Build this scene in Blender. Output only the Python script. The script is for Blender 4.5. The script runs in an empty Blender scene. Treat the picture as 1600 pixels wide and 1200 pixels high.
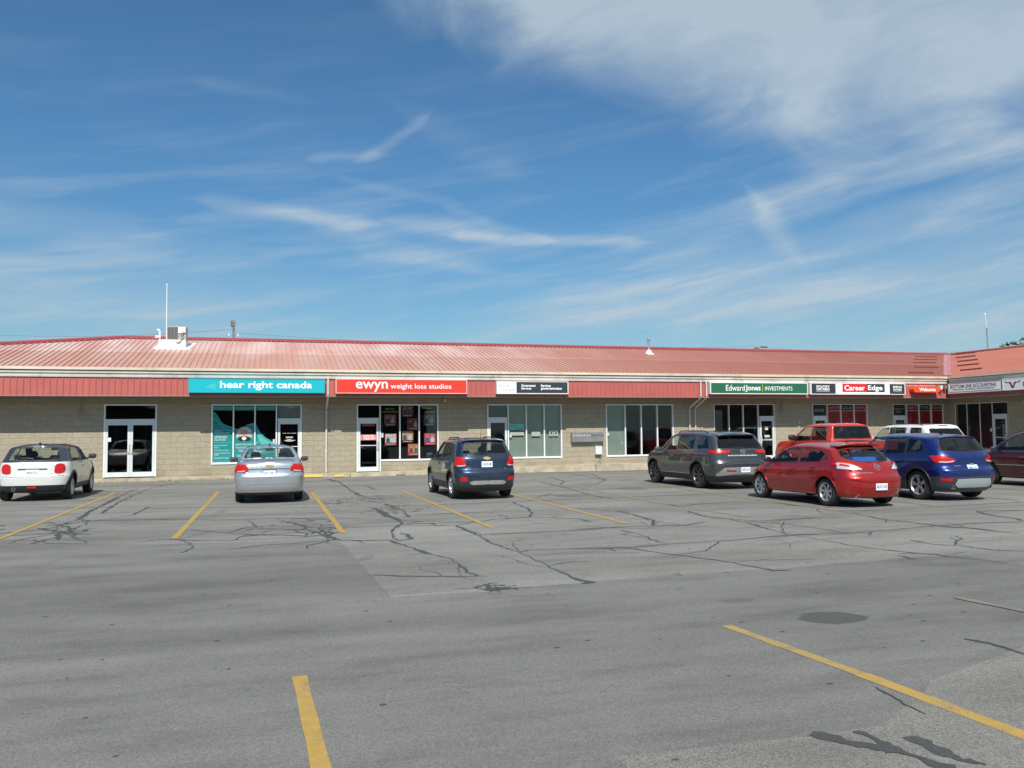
import bpy, bmesh, math, random
import numpy as np
from mathutils import Vector, Matrix
from mathutils.bvhtree import BVHTree
random.seed(7)
scene = bpy.context.scene
R = math.radians
# ---------------------------------------------------------------- camera
cam_d = bpy.data.cameras.new('camera'); cam = bpy.data.objects.new('camera', cam_d)
scene.collection.objects.link(cam); scene.camera = cam
cr = Vector((0.959622, -0.281134, -0.009506)); cu = Vector((-0.006694, -0.056608, 0.998374)); cf = Vector((0.281215, 0.957998, 0.056204))
cam.matrix_world = Matrix(((cr.x, cu.x, -cf.x, 0), (cr.y, cu.y, -cf.y, 0), (cr.z, cu.z, -cf.z, 1.7), (0, 0, 0, 1)))
cam_d.sensor_width = 36; cam_d.lens = 36*1294/1600; cam_d.clip_end = 3000; cam_d.clip_start = .05
# ---------------------------------------------------------------- light
SUNDIR = Vector((.32, 1.24, -1.42)).normalized()
sl = bpy.data.lights.new('sun', 'SUN'); sl.energy = 4.7; sl.angle = R(.5); sl.color = (1, .955, .88)
so = bpy.data.objects.new('sun', sl); scene.collection.objects.link(so)
so.rotation_euler = SUNDIR.to_track_quat('-Z', 'Y').to_euler(); so.location = (-10, -30, 40)
sun_el = math.asin(-SUNDIR.z); sun_rot = math.atan2(-SUNDIR.x, -SUNDIR.y)
scene.view_settings.view_transform = 'Standard'; scene.view_settings.look = 'None'
scene.view_settings.exposure = 0.25; scene.view_settings.gamma = 1
scene.render.resolution_x = 1024; scene.render.resolution_y = 768

class NT:
    """small helper to wire shader nodes"""
    def __init__(s, tree): s.t = tree; s.n = tree.nodes; s.l = tree.links
    def node(s, typ, **kw):
        n = s.n.new(typ)
        for k, v in kw.items(): setattr(n, k, v)
        return n
    def put(s, sock, v):
        if v is None: return
        if hasattr(v, 'links') or isinstance(v, bpy.types.NodeSocket): s.l.new(v, sock)
        else:
            if sock.type == 'RGBA' and isinstance(v, (tuple, list)) and len(v) == 3: v = (*v, 1)
            sock.default_value = v
    def math(s, op, a, b=None, c=None, clamp=False):
        n = s.node('ShaderNodeMath', operation=op); n.use_clamp = clamp
        s.put(n.inputs[0], a); s.put(n.inputs[1], b); s.put(n.inputs[2], c); return n.outputs[0]
    def mix(s, f, a, b, blend='MIX'):
        n = s.node('ShaderNodeMix', data_type='RGBA', blend_type=blend)
        s.put(n.inputs[0], f); s.put(n.inputs[6], a); s.put(n.inputs[7], b); return n.outputs[2]
    def noise(s, vec, scale, detail=3, rough=.5, dist=0.):
        n = s.node('ShaderNodeTexNoise'); s.put(n.inputs['Vector'], vec)
        n.inputs['Scale'].default_value = scale; n.inputs['Detail'].default_value = detail
        n.inputs['Roughness'].default_value = rough; n.inputs['Distortion'].default_value = dist
        return n.outputs[0]
    def ramp(s, f, lo, hi, a=0., b=1., smooth=True):
        n = s.node('ShaderNodeMapRange'); n.interpolation_type = 'SMOOTHSTEP' if smooth else 'LINEAR'
        for i, v in enumerate((f, lo, hi, a, b)): s.put(n.inputs[i], v)
        return n.outputs[0]
    def comb(s, x, y, z=0.):
        n = s.node('ShaderNodeCombineXYZ'); s.put(n.inputs[0], x); s.put(n.inputs[1], y); s.put(n.inputs[2], z); return n.outputs[0]
    def sep(s, v):
        n = s.node('ShaderNodeSeparateXYZ'); s.put(n.inputs[0], v); return n.outputs
    def scalev(s, v, sc):
        n = s.node('ShaderNodeVectorMath', operation='MULTIPLY'); s.put(n.inputs[0], v); n.inputs[1].default_value = sc; return n.outputs[0]
    def bump(s, h, st, dist=.01):
        n = s.node('ShaderNodeBump'); s.put(n.inputs['Height'], h); n.inputs['Strength'].default_value = st; n.inputs['Distance'].default_value = dist; return n.outputs[0]

# ---------------------------------------------------------------- sky
world = bpy.data.worlds.new('World'); scene.world = world; world.use_nodes = True
def build_sky():
    w = NT(world.node_tree); w.n.clear()
    sky = w.node('ShaderNodeTexSky', sky_type='NISHITA'); sky.sun_disc = False
    sky.sun_elevation = sun_el; sky.sun_rotation = sun_rot; sky.altitude = 100; sky.air_density = 1.0; sky.dust_density = .7; sky.ozone_density = 2.2
    d = w.node('ShaderNodeTexCoord').outputs['Generated']
    x, y, z = w.sep(d)
    az = w.math('MULTIPLY', w.math('ARCTAN2', x, y), 57.2958)
    el = w.math('MULTIPLY', w.math('ARCSINE', z), 57.2958)
    p0 = w.comb(az, el)
    # swirl the coordinates so cloud edges feather
    nd = w.node('ShaderNodeTexNoise'); w.put(nd.inputs['Vector'], w.scalev(p0, (.07, .16, 1))); nd.inputs['Scale'].default_value = 1; nd.inputs['Detail'].default_value = 5
    dv = w.node('ShaderNodeVectorMath', operation='MULTIPLY_ADD'); w.put(dv.inputs[0], nd.outputs['Color']); dv.inputs[1].default_value = (3.2, 1.3, 0); w.put(dv.inputs[2], p0)
    off = w.node('ShaderNodeVectorMath', operation='SUBTRACT'); w.put(off.inputs[0], dv.outputs[0]); off.inputs[1].default_value = (1.6, .65, 0)
    pw = off.outputs[0]; px, py, _ = w.sep(pw)
    # wind-drawn streaks along a gently rising direction
    rot = w.node('ShaderNodeVectorRotate', rotation_type='Z_AXIS'); w.put(rot.inputs['Vector'], pw); rot.inputs['Angle'].default_value = R(-9)
    streak = w.noise(w.scalev(rot.outputs[0], (.06, .55, 1)), 1, 7, .6)
    fine = w.noise(w.scalev(rot.outputs[0], (.25, 1.5, 1)), 1, 6, .65)
    puff = w.noise(w.scalev(p0, (.1, .17, 1)), 1, 6, .55, .6)
    def seg(ax, ay, bx, by, wd, amp):
        dx, dy = bx-ax, by-ay; L = math.hypot(dx, dy); ux, uy = dx/L, dy/L
        rx = w.math('SUBTRACT', px, ax); ry = w.math('SUBTRACT', py, ay)
        t = w.math('ADD', w.math('MULTIPLY', rx, ux), w.math('MULTIPLY', ry, uy))
        n = w.math('ABSOLUTE', w.math('SUBTRACT', w.math('MULTIPLY', ry, ux), w.math('MULTIPLY', rx, uy)))
        o = w.math('MAXIMUM', w.math('MAXIMUM', w.math('MULTIPLY', t, -.35), w.math('MULTIPLY', w.math('SUBTRACT', t, L), .35)), 0.)
        q = w.math('ADD', n, o)
        return w.math('MULTIPLY', w.ramp(q, wd, 0.), amp)
    segs = [(-3.8, 14.7, 5.8, 14.2, .8, .44), (3, 14, 14, 11.2, 1.0, .24), (5, 14.1, 15, 13.9, 1.1, .30), (9, 14.3, 15, 13.6, .9, .3), (13, 13.4, 25, 12.9, .6, .58), (24, 12.9, 38, 15.3, 1.1, .34), (12, 15.2, 19, 13.2, .5, .2),
            (33.5, 14.0, 34.8, 12.2, 1.2, .5), (3.2, 18.2, 7, 18.6, .5, .24), (6.6, 18.6, 10, 20.8, .55, .28), (5, 17, 12, 15.6, .5, .16), (10, 20.8, 16, 18, 1.6, .1),
            (-17, 13.0, -9, 12.4, 1.8, .3), (-17, 8.6, -4, 7.8, 2.6, .34), (-17, 5, 8, 4.5, 2.4, .2), (44, 12.3, 49, 14, 1.4, .3), (33, 15, 47, 17.5, 1.2, .22), (20, 8.5, 49, 9.5, 2.4, .26), (24, 9.3, 46, 14, 1.3, .22), (20, 4.5, 49, 5.5, 2.2, .2), (28, 6.5, 50, 11, 1.4, .2), (-4, 22, 2, 21.6, .6, .08), (6, 12.2, 13, 11.2, .7, .2), (-17, 10.5, 2, 9.5, 2.2, .12), (30, 10.5, 49, 12, 2.5, .22), (38, 16.5, 50, 15.5, 1.8, .28), (14, 6.5, 34, 9, 2.2, .18), (36, 7, 52, 9, 2.5, .25), (26, 11.5, 50, 17, 1.0, .22), (40, 13, 52, 14.5, 1.2, .2), (22, 7.5, 44, 12.5, .8, .25)]
    tot = None
    for sg in segs:
        v = seg(*sg); tot = v if tot is None else w.math('ADD', tot, v)
    wisp = w.math('MULTIPLY', tot, w.math('MULTIPLY', w.ramp(streak, .2, .75, .45, 1.1), w.ramp(fine, .15, .85, .7, 1.1)))
    # the broad cloud sheet filling the upper right of the sky
    edge = w.math('SUBTRACT', py, w.math('SUBTRACT', 34.9, w.math('MULTIPLY', px, .385)))       # falls from 28 deg at az 17
    edge2 = w.math('SUBTRACT', py, 17.2)
    e = w.math('MINIMUM', w.math('ADD', edge, 3.5), edge2)
    e = w.math('ADD', e, w.math('MULTIPLY', w.math('SUBTRACT', puff, .5), 7.))
    sheet = w.math('MULTIPLY', w.ramp(e, -2.2, 4.2, 0, .80), w.ramp(puff, .3, .66, .72, 1.12))
    sheet = w.math('MULTIPLY', sheet, w.ramp(fine, .1, .9, .93, 1.05))
    veil = w.math('MULTIPLY', w.ramp(streak, .42, .75), w.ramp(el, 26, 4, .04, .50))
    hz = w.ramp(el, 16, -1, 0, .3)
    f = w.math('ADD', w.math('ADD', wisp, sheet), w.math('ADD', veil, hz)); f = w.math('MINIMUM', f, .84)
    hs = w.node('ShaderNodeHueSaturation'); hs.inputs['Saturation'].default_value = 1.0; hs.inputs['Value'].default_value = 1.0; w.put(hs.inputs['Color'], sky.outputs[0])
    grade = w.mix(1., hs.outputs[0], w.mix(w.ramp(el, 1, 20), (.42, .70, .77), (.475, .785, .93)), 'MULTIPLY')
    cloud = (4.15, 5.0, 5.65)
    col = w.mix(f, grade, cloud)
    bg = w.node('ShaderNodeBackground'); w.put(bg.inputs[0], col); bg.inputs[1].default_value = .1
    out = w.node('ShaderNodeOutputWorld'); w.l.new(bg.outputs[0], out.inputs[0])
build_sky()

# ---------------------------------------------------------------- helpers
C = scene.collection
def tag(o, label=None, cat=None, group=None, kind=None):
    if label: o['label'] = label
    if cat: o['category'] = cat
    if group: o['group'] = group
    if kind: o['kind'] = kind
    return o
def empty(name, loc=(0, 0, 0), rz=0., label=None, cat=None, group=None):
    o = bpy.data.objects.new(name, None); C.objects.link(o); o.location = loc; o.rotation_euler = (0, 0, rz); o.empty_display_size = .2
    return tag(o, label, cat, group)
class MB:
    """collects shapes into ONE mesh"""
    def __init__(s, M=None): s.v = []; s.f = []; s.M = M or Matrix()
    def add(s, vs, fs):
        k = len(s.v); s.v += [s.M @ Vector(v) for v in vs]; s.f += [tuple(i+k for i in f) for f in fs]; return s
    def box(s, x0, x1, y0, y1, z0, z1):
        return s.add([(x, y, z) for z in (z0, z1) for y in (y0, y1) for x in (x0, x1)],
                     [(0, 2, 3, 1), (4, 5, 7, 6), (0, 1, 5, 4), (2, 6, 7, 3), (0, 4, 6, 2), (1, 3, 7, 5)])
    def bbox(s, x0, x1, y0, y1, z0, z1, b=.02):
        """box with chamfered edges"""
        bm = bmesh.new(); bmesh.ops.create_cube(bm, size=1)
        for v in bm.verts: v.co = Vector((x0+(v.co.x+.5)*(x1-x0), y0+(v.co.y+.5)*(y1-y0), z0+(v.co.z+.5)*(z1-z0)))
        bmesh.ops.bevel(bm, geom=bm.edges[:], offset=b, segments=2, affect='EDGES')
        bm.verts.index_update(); s.add([v.co[:] for v in bm.verts], [[v.index for v in f.verts] for f in bm.faces]); bm.free(); return s
    def prism(s, pts, y0, y1):
        """polygon in x,z pushed from y0 to y1"""
        n = len(pts); s.add([(x, y0, z) for x, z in pts]+[(x, y1, z) for x, z in pts],
              [tuple(range(n)), tuple(range(2*n-1, n-1, -1))]+[(i, i+n, (i+1) % n+n, (i+1) % n) for i in range(n)]); return s
    def sheet(s, pts, z): return s.add([(x, y, z) for x, y in pts], [tuple(range(len(pts)))])
    def tube(s, pts, r, n=8, cap=True):
        pts = [Vector(p) for p in pts]; rings = []; rr = r if isinstance(r, (list, tuple)) else [r]*len(pts)
        for i, p in enumerate(pts):
            t = (pts[min(i+1, len(pts)-1)]-pts[max(i-1, 0)]).normalized()
            a = t.cross(Vector((0, 0, 1)) if abs(t.z) < .9 else Vector((1, 0, 0))).normalized(); b = t.cross(a)
            rings.append([p+(a*math.cos(2*math.pi*k/n)+b*math.sin(2*math.pi*k/n))*rr[i] for k in range(n)])
        vs = [v for rg in rings for v in rg]; fs = [(i*n+k, i*n+(k+1) % n, (i+1)*n+(k+1) % n, (i+1)*n+k) for i in range(len(pts)-1) for k in range(n)]
        if cap: fs += [tuple(range(n-1, -1, -1)), tuple((len(pts)-1)*n+k for k in range(n))]
        return s.add(vs, fs)
    def lathe(s, prof, c=(0, 0, 0), axis='z', n=28, closed=False):
        vs = []; m = len(prof)
        for k in range(n):
            a = 2*math.pi*k/n; ca, sa = math.cos(a), math.sin(a)
            for r, h in prof: vs.append((c[0]+r*ca, c[1]+r*sa, c[2]+h) if axis == 'z' else (c[0]+r*ca, c[1]+h, c[2]+r*sa))
        mm = m if closed else m-1
        fs = [(k*m+i, ((k+1) % n)*m+i, ((k+1) % n)*m+(i+1) % m, k*m+(i+1) % m) for k in range(n) for i in range(mm)]
        return s.add(vs, fs)
    def build(s, name, mat, parent=None, smooth=False, **kw):
        me = bpy.data.meshes.new(name); me.from_pydata([v[:] for v in s.v], [], s.f); me.update()
        bm = bmesh.new(); bm.from_mesh(me); bmesh.ops.recalc_face_normals(bm, faces=bm.faces[:]); bm.to_mesh(me); bm.free()
        me.materials.append(mat); o = bpy.data.objects.new(name, me); C.objects.link(o); o.parent = parent
        if smooth:
            for p in me.polygons: p.use_smooth = True
            if smooth == 'auto': me.set_sharp_from_angle(angle=R(38))
        return tag(o, **kw)
def copy_tree(o, parent=None):
    c = o.copy(); C.objects.link(c); c.parent = parent
    for ch in o.children: copy_tree(ch, c)
    return c
_fontcache = {}
def text_mb(s, x0, x1, z0, z1, y, M=None, bold=.0, keep=False, shear=0., depth=.004, align='l', serif=False):
    """lettering fitted into the box x0..x1, z0..z1, facing -y"""
    key = (s, bold, shear, serif)
    if key not in _fontcache:
        cu_ = bpy.data.curves.new('lettering', 'FONT'); cu_.body = s; cu_.size = 1; cu_.offset = bold; cu_.shear = shear; cu_.resolution_u = 3; cu_.space_line = .95
        ob = bpy.data.objects.new('lettering', cu_); C.objects.link(ob)
        dg = bpy.context.evaluated_depsgraph_get(); me = ob.evaluated_get(dg).to_mesh()
        v = [tuple(q.co) for q in me.vertices]; f = [tuple(p.vertices) for p in me.polygons]
        ob.evaluated_get(dg).to_mesh_clear(); bpy.data.objects.remove(ob); bpy.data.curves.remove(cu_)
        _fontcache[key] = (v, f)
    v, f = _fontcache[key]
    xs = [a[0] for a in v]; zs = [a[1] for a in v]; mx, Mx, mz, Mz = min(xs), max(xs), min(zs), max(zs)
    sx = (x1-x0)/(Mx-mx); sz = (z1-z0)/(Mz-mz)
    if keep: sx = min(sx, sz)
    m = MB(M); m.add([(x0+(a[0]-mx)*sx, y, z0+(a[1]-mz)*sz) for a in v], f); return m

# ---------------------------------------------------------------- materials
def mat(name, col, rough=.6, metal=0., var=0., vscale=3., bump=0., bscale=40., coat=0., spec=.5, dirt=None):
    m = bpy.data.materials.new(name); m.use_nodes = True; w = NT(m.node_tree); p = w.n['Principled BSDF']
    pos = w.node('ShaderNodeTexCoord').outputs['Object']
    c = (*col, 1)
    if var:
        n = w.noise(pos, vscale, 4, .6); c = w.mix(w.ramp(n, .3, .7), tuple(k*(1-var) for k in col), tuple(min(1, k*(1+var)) for k in col))
    if dirt:
        n2 = w.noise(pos, 1.7, 6, .7); c = w.mix(w.math('MULTIPLY', w.ramp(n2, .5, .75), dirt), c, (.12, .1, .08))
    w.put(p.inputs['Base Color'], c); p.inputs['Roughness'].default_value = rough; p.inputs['Metallic'].default_value = metal
    p.inputs['Coat Weight'].default_value = coat; p.inputs['Coat Roughness'].default_value = .04; p.inputs['Specular IOR Level'].default_value = spec
    if bump: w.put(p.inputs['Normal'], w.bump(w.noise(pos, bscale, 3, .6), bump))
    return m
def paint(name, col, metal=.35, rough=.38):
    """car paint: clear coat over flake; the inside of the shell is bare dark lining"""
    m = bpy.data.materials.new(name); m.use_nodes = True; w = NT(m.node_tree); p = w.n['Principled BSDF']
    pos = w.node('ShaderNodeTexCoord').outputs['Object']; zz = w.sep(pos)[2]
    g = w.node('ShaderNodeNewGeometry').outputs['Backfacing']
    n = w.noise(pos, 5, 5, .65)
    dust = w.math('MULTIPLY', w.ramp(n, .35, .8), w.ramp(zz, .7, .2, .02, .22))
    c = w.mix(dust, col, (.26, .24, .21))
    c = w.mix(g, c, (.02, .02, .022)); w.put(p.inputs['Base Color'], c)
    w.put(p.inputs['Metallic'], w.math('MULTIPLY', w.math('SUBTRACT', 1., g), metal))
    w.put(p.inputs['Roughness'], w.ramp(n, .3, .8, rough-.03, rough+.1)); p.inputs['Coat Weight'].default_value = 1.
    p.inputs['Coat Roughness'].default_value = .035
    return m
def glass(name, tint, refl=1., rough=.015):
    m = bpy.data.materials.new(name); m.use_nodes = True; w = NT(m.node_tree); w.n.clear()
    t = w.node('ShaderNodeBsdfTransparent'); w.put(t.inputs[0], tint); g = w.node('ShaderNodeBsdfGlossy'); g.inputs['Roughness'].default_value = rough
    ge = w.node('ShaderNodeNewGeometry'); dt = w.node('ShaderNodeVectorMath', operation='DOT_PRODUCT'); w.put(dt.inputs[0], ge.outputs['Normal']); w.put(dt.inputs[1], ge.outputs['Incoming'])
    k = w.math('POWER', w.math('SUBTRACT', 1., w.math('ABSOLUTE', dt.outputs['Value']), clamp=True), 5.)
    f = w.math('MULTIPLY', w.math('ADD', .07, w.math('MULTIPLY', k, .9)), refl, clamp=True)
    mx = w.node('ShaderNodeMixShader'); w.put(mx.inputs[0], f); w.l.new(t.outputs[0], mx.inputs[1]); w.l.new(g.outputs[0], mx.inputs[2])
    o = w.node('ShaderNodeOutputMaterial'); w.l.new(mx.outputs[0], o.inputs[0]); return m
def block_wall(name, axis):
    m = bpy.data.materials.new(name); m.use_nodes = True; w = NT(m.node_tree); p = w.n['Principled BSDF']
    pos = w.node('ShaderNodeNewGeometry').outputs['Position']; s = w.sep(pos); u = s[0] if axis == 'x' else s[1]
    z = w.math('ADD', s[2], .034)
    vec = w.comb(u, z)
    def brick(c1, c2, mo):
        b = w.node('ShaderNodeTexBrick'); w.put(b.inputs['Vector'], vec); b.offset = .5
        b.inputs['Scale'].default_value = 1; b.inputs['Brick Width'].default_value = .406; b.inputs['Row Height'].default_value = .2032
        b.inputs['Mortar Size'].default_value = .004; b.inputs['Mortar Smooth'].default_value = .3; b.inputs['Bias'].default_value = 0.
        w.put(b.inputs['Color1'], c1); w.put(b.inputs['Color2'], c2); w.put(b.inputs['Mortar'], mo); return b
    b = brick((.385, .335, .245), (.418, .365, .27), (.31, .27, .195))
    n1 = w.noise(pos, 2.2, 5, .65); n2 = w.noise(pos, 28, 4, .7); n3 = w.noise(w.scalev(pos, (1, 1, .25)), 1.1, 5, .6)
    c = w.mix(w.ramp(n1, .3, .75, 0, .55), b.outputs[0], (.31, .27, .2))
    c = w.mix(w.ramp(n2, .45, .8, 0, .5), c, (.52, .47, .36))
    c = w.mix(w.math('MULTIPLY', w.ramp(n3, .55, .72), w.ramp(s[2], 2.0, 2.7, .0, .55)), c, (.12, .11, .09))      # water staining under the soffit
    c = w.mix(w.math('MULTIPLY', w.ramp(n3, .4, .65), w.ramp(s[2], .55, .15, 0, .5)), c, (.2, .16, .1))            # splash dirt at the foot
    # scored top course
    top = w.math('GREATER_THAN', s[2], 2.80)
    wv = w.node('ShaderNodeTexWave', wave_type='BANDS', bands_direction='X'); w.put(wv.inputs['Vector'], w.comb(u, 0.)); wv.inputs['Scale'].default_value = 4.; wv.inputs['Distortion'].default_value = .6
    c = w.mix(w.math('MULTIPLY', top, .35), c, w.mix(wv.outputs[0], (.2, .165, .12), (.33, .285, .2)))
    w.put(p.inputs['Base Color'], c); p.inputs['Roughness'].default_value = .93; p.inputs['Specular IOR Level'].default_value = .2
    mort = w.math('MULTIPLY', w.math('SUBTRACT', 1., b.outputs['Fac']), .5)
    hgt = w.math('ADD', w.math('MULTIPLY', n2, .8), w.math('ADD', mort, w.math('MULTIPLY', w.noise(w.scalev(pos, (1, 1, 1.8)), 11, 5, .7), 2.2)))
    w.put(p.inputs['Normal'], w.bump(hgt, .9, .022)); return m
def asphalt(name, lo, hi, agg=.5, stains=()):
    m = bpy.data.materials.new(name); m.use_nodes = True; w = NT(m.node_tree); p = w.n['Principled BSDF']
    pos = w.node('ShaderNodeNewGeometry').outputs['Position']
    big = w.noise(w.scalev(pos, (.35, 1., 1)), .33, 5, .6, .8); mid = w.noise(w.scalev(pos, (.4, 1.3, 1)), 1.5, 5, .65); fine = w.noise(pos, 85, 2, .75)
    vor = w.node('ShaderNodeTexVoronoi'); w.put(vor.inputs['Vector'], pos); vor.inputs['Scale'].default_value = 130
    grit = w.noise(pos, 30, 5, .8)
    c = w.mix(w.ramp(big, .3, .72), lo, hi)
    c = w.mix(w.ramp(mid, .3, .75, 0, .55), c, tuple(k*1.22 for k in hi))
    c = w.mix(w.ramp(mid, .5, .28, 0, .45), c, tuple(k*.78 for k in lo))
    sp = w.ramp(vor.outputs['Color'], .0, 1., 1-agg, 1+agg, False)
    sv = w.sep(vor.outputs['Color'])[0]; sp = w.ramp(sv, 0., 1., 1-agg, 1+agg, False)
    c = w.mix(1., c, w.comb(sp, sp, sp), 'MULTIPLY')
    g2 = w.ramp(grit, .25, .75, .88, 1.12, False); c = w.mix(1., c, w.comb(g2, g2, g2), 'MULTIPLY')
    oil = w.noise(w.scalev(pos, (1., 1., 1)), 1.05, 3, .5); c = w.mix(w.ramp(oil, .68, .78, 0, .35), c, (.045, .045, .045))
    lane = w.noise(w.scalev(pos, (.07, .55, 1)), 1., 4, .55, .5); l2 = w.ramp(lane, .3, .7, .86, 1.12)
    c = w.mix(1., c, w.comb(l2, l2, l2), 'MULTIPLY')
    rub = w.noise(w.scalev(pos, (.5, .12, 1)), 1.4, 5, .6, 1.5); c = w.mix(w.ramp(rub, .60, .74, 0, .28), c, (.07, .07, .07))
    xx, yy, _z = w.sep(pos)
    for (sx, sy, ra, rb, amt) in stains:
        q = w.math('SQRT', w.math('ADD', w.math('POWER', w.math('MULTIPLY', w.math('SUBTRACT', xx, sx), 1/ra), 2.), w.math('POWER', w.math('MULTIPLY', w.math('SUBTRACT', yy, sy), 1/rb), 2.)))
        q = w.math('ADD', q, w.math('MULTIPLY', w.math('SUBTRACT', w.noise(pos, 4.5, 5, .7), .5), .7)); c = w.mix(w.ramp(q, 1.02, .86, 0, amt), c, (.06, .06, .058))
    w.put(p.inputs['Base Color'], c); p.inputs['Roughness'].default_value = .88; p.inputs['Specular IOR Level'].default_value = .35
    w.put(p.inputs['Normal'], w.bump(w.math('ADD', fine, vor.outputs['Distance']), .5, .004)); return m
def worn_paint(name, col, wear, under=(.14, .14, .138)):
    m = bpy.data.materials.new(name); m.use_nodes = True; w = NT(m.node_tree); p = w.n['Principled BSDF']
    pos = w.node('ShaderNodeNewGeometry').outputs['Position']
    n = w.math('ADD', w.math('MULTIPLY', w.noise(pos, 55, 4, .8), .6), w.math('MULTIPLY', w.noise(pos, 3, 4, .7), .4))
    f = w.ramp(n, wear-.06, wear+.06); c = w.mix(f, under, col); c = w.mix(w.ramp(w.noise(pos, 9, 3), .35, .7, 0, .3), c, tuple(k*.6 for k in col))
    w.put(p.inputs['Base Color'], c); p.inputs['Roughness'].default_value = .8; return m
def roof_metal(name, base, chalk, lo=0., hi=1., ax='x'):
    m = bpy.data.materials.new(name); m.use_nodes = True; w = NT(m.node_tree); p = w.n['Principled BSDF']
    pos = w.node('ShaderNodeNewGeometry').outputs['Position']; s = w.sep(pos)
    # each pan weathers a little differently
    cell = w.math('FLOOR', w.math('DIVIDE', s[0] if ax == 'x' else s[1], .203))
    wn = w.node('ShaderNodeTexWhiteNoise', noise_dimensions='1D'); w.put(wn.inputs['W'], cell)
    n = w.noise(w.scalev(pos, (1, .25, .5)), .8, 5, .6)
    drift = w.noise(w.comb(s[0], 0.), .16, 2, .5)
    f = w.math('ADD', w.ramp(n, .3, .75, lo, hi), w.math('MULTIPLY', w.math('SUBTRACT', wn.outputs['Value'], .5), .22*(hi-lo)))
    if ax == 'x': f = w.math('MULTIPLY', f, w.ramp(s[0], 19., 4., .12, 1.))
    f = w.math('MULTIPLY', f, w.ramp(drift, .35, .65, .7, 1.2), clamp=True)
    c = w.mix(f, base, chalk)
    w.put(p.inputs['Base Color'], c); p.inputs['Roughness'].default_value = .6; p.inputs['Metallic'].default_value = 0.; return m

M = {}
M['wall'] = block_wall('split_face_block', 'x'); M['wall_side'] = block_wall('split_face_block_side', 'y')
M['asphalt'] = asphalt('asphalt_surface', (.116, .1145, .105), (.157, .154, .142), .26, [(4.86, 6.42, .33, .25, .85), (4.45, 7.35, .22, .1, .4), (5.0, 19.6, .35, .3, .3), (0.05, 19.0, .4, .3, .3), (-1.9, 9.5, .5, .25, .18), (7.8, 8.8, .3, .3, .2)])
M['asphalt_old'] = asphalt('asphalt_old', (.146, .143, .129), (.190, .186, .168), .34, [(5.1, 22.3, .5, .4, .45), (0.0, 23.3, .45, .4, .4), (-5.7, 25.6, .5, .4, .4), (12.4, 17.6, .5, .5, .4), (7.6, 20.3, .5, .4, .4), (2.5, 21.3, .4, .3, .35), (10, 22, .5, .5, .4)])
M['asphalt_near'] = asphalt('asphalt_coarse', (.150, .146, .132), (.184, .178, .160), .36)
M['asphalt_panel'] = asphalt('asphalt_panel', (.168, .165, .150), (.20, .196, .178), .3)
M['tar'] = worn_paint('crack_sealer', (.052, .052, .050), .41, (.125, .124, .118))
M['oil'] = worn_paint('oil_stain', (.085, .085, .085), .35, (.12, .12, .12))
M['yellow'] = worn_paint('yellow_line_paint', (.385, .245, .055), .44)
M['yellow_ghost'] = worn_paint('worn_out_yellow_line', (.25, .21, .12), .54)
M['yellow_near'] = worn_paint('scuffed_yellow_line', (.35, .24, .07), .47)
M['yellow_faded'] = worn_paint('faded_yellow_line', (.33, .25, .09), .50)
M['curb_yellow'] = worn_paint('curb_yellow', (.72, .53, .12), .42, (.45, .4, .3))
M['concrete'] = mat('walkway_concrete', (.42, .365, .265), .9, var=.2, vscale=2.5, bump=.3, dirt=.35)
M['roof'] = roof_metal('faded_red_roof', (.40, .165, .122), (.47, .32, .265), .35, .95)
M['roof_up'] = roof_metal('chalky_red_roof', (.42, .18, .14), (.58, .44, .41), .25, 1.0)
M['roof_wing'] = roof_metal('wing_red_roof', (.34, .115, .082), (.38, .155, .12), .2, .7, 'y')
M['ridge'] = mat('ridge_cap_red', (.30, .055, .065), .5, var=.1)
M['valley'] = mat('valley_flashing', (.40, .17, .17), .5, var=.15)
M['fascia'] = mat('ribbed_red_cladding', (.42, .105, .09), .55, var=.07, vscale=1.2)
M['cream'] = mat('cream_trim', (.62, .53, .40), .6, var=.12, vscale=.7, dirt=.3)
M['white'] = mat('white_metal', (.60, .565, .51), .5, var=.1, vscale=.9, dirt=.35)
M['white_clean'] = mat('white_face', (.86, .86, .85), .4)
M['alu'] = mat('white_aluminium', (.74, .75, .74), .4, var=.05)
M['alu_door'] = mat('door_aluminium', (.60, .64, .64), .4, var=.05)
M['soffit'] = mat('soffit_panel', (.30, .24, .18), .8, var=.1)
M['glass'] = glass('shop_glass', (.90, .93, .92), .55)
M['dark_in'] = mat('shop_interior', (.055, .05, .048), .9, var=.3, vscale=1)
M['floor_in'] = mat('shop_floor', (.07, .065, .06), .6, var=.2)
M['blind'] = mat('pale_blind', (.25, .285, .25), .8, var=.06)
M['blind_dark'] = mat('grey_blind', (.24, .27, .26), .8, var=.06)
M['black'] = mat('black_plastic', (.018, .018, .02), .5)
M['dark_panel'] = mat('charcoal_panel', (.035, .043, .052), .35)
M['grey'] = mat('grey_metal', (.25, .25, .25), .5, .3, var=.1)
M['steel'] = mat('galvanised_steel', (.5, .5, .5), .35, .7, var=.12)
M['chrome'] = mat('chrome', (.75, .75, .75), .12, 1.)
M['teal'] = mat('turquoise_sign_face', (.010, .42, .49), .35)
M['teal_d'] = mat('teal_vinyl', (.012, .36, .38), .45)
M['teal_l'] = mat('pale_teal_vinyl', (.17, .62, .60), .45)
M['red_sign'] = mat('red_sign_face', (.70, .045, .028), .35)
M['red_box'] = mat('crimson_face', (.62, .02, .035), .35)
M['green_sign'] = mat('green_sign_face', (.022, .125, .07), .4)
M['lime'] = mat('lime_line', (.32, .5, .08), .5)
M['orange'] = mat('orange_sign_face', (.8, .08, .02), .4)
M['red_vinyl'] = mat('red_vinyl', (.42, .02, .03), .45)
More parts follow.
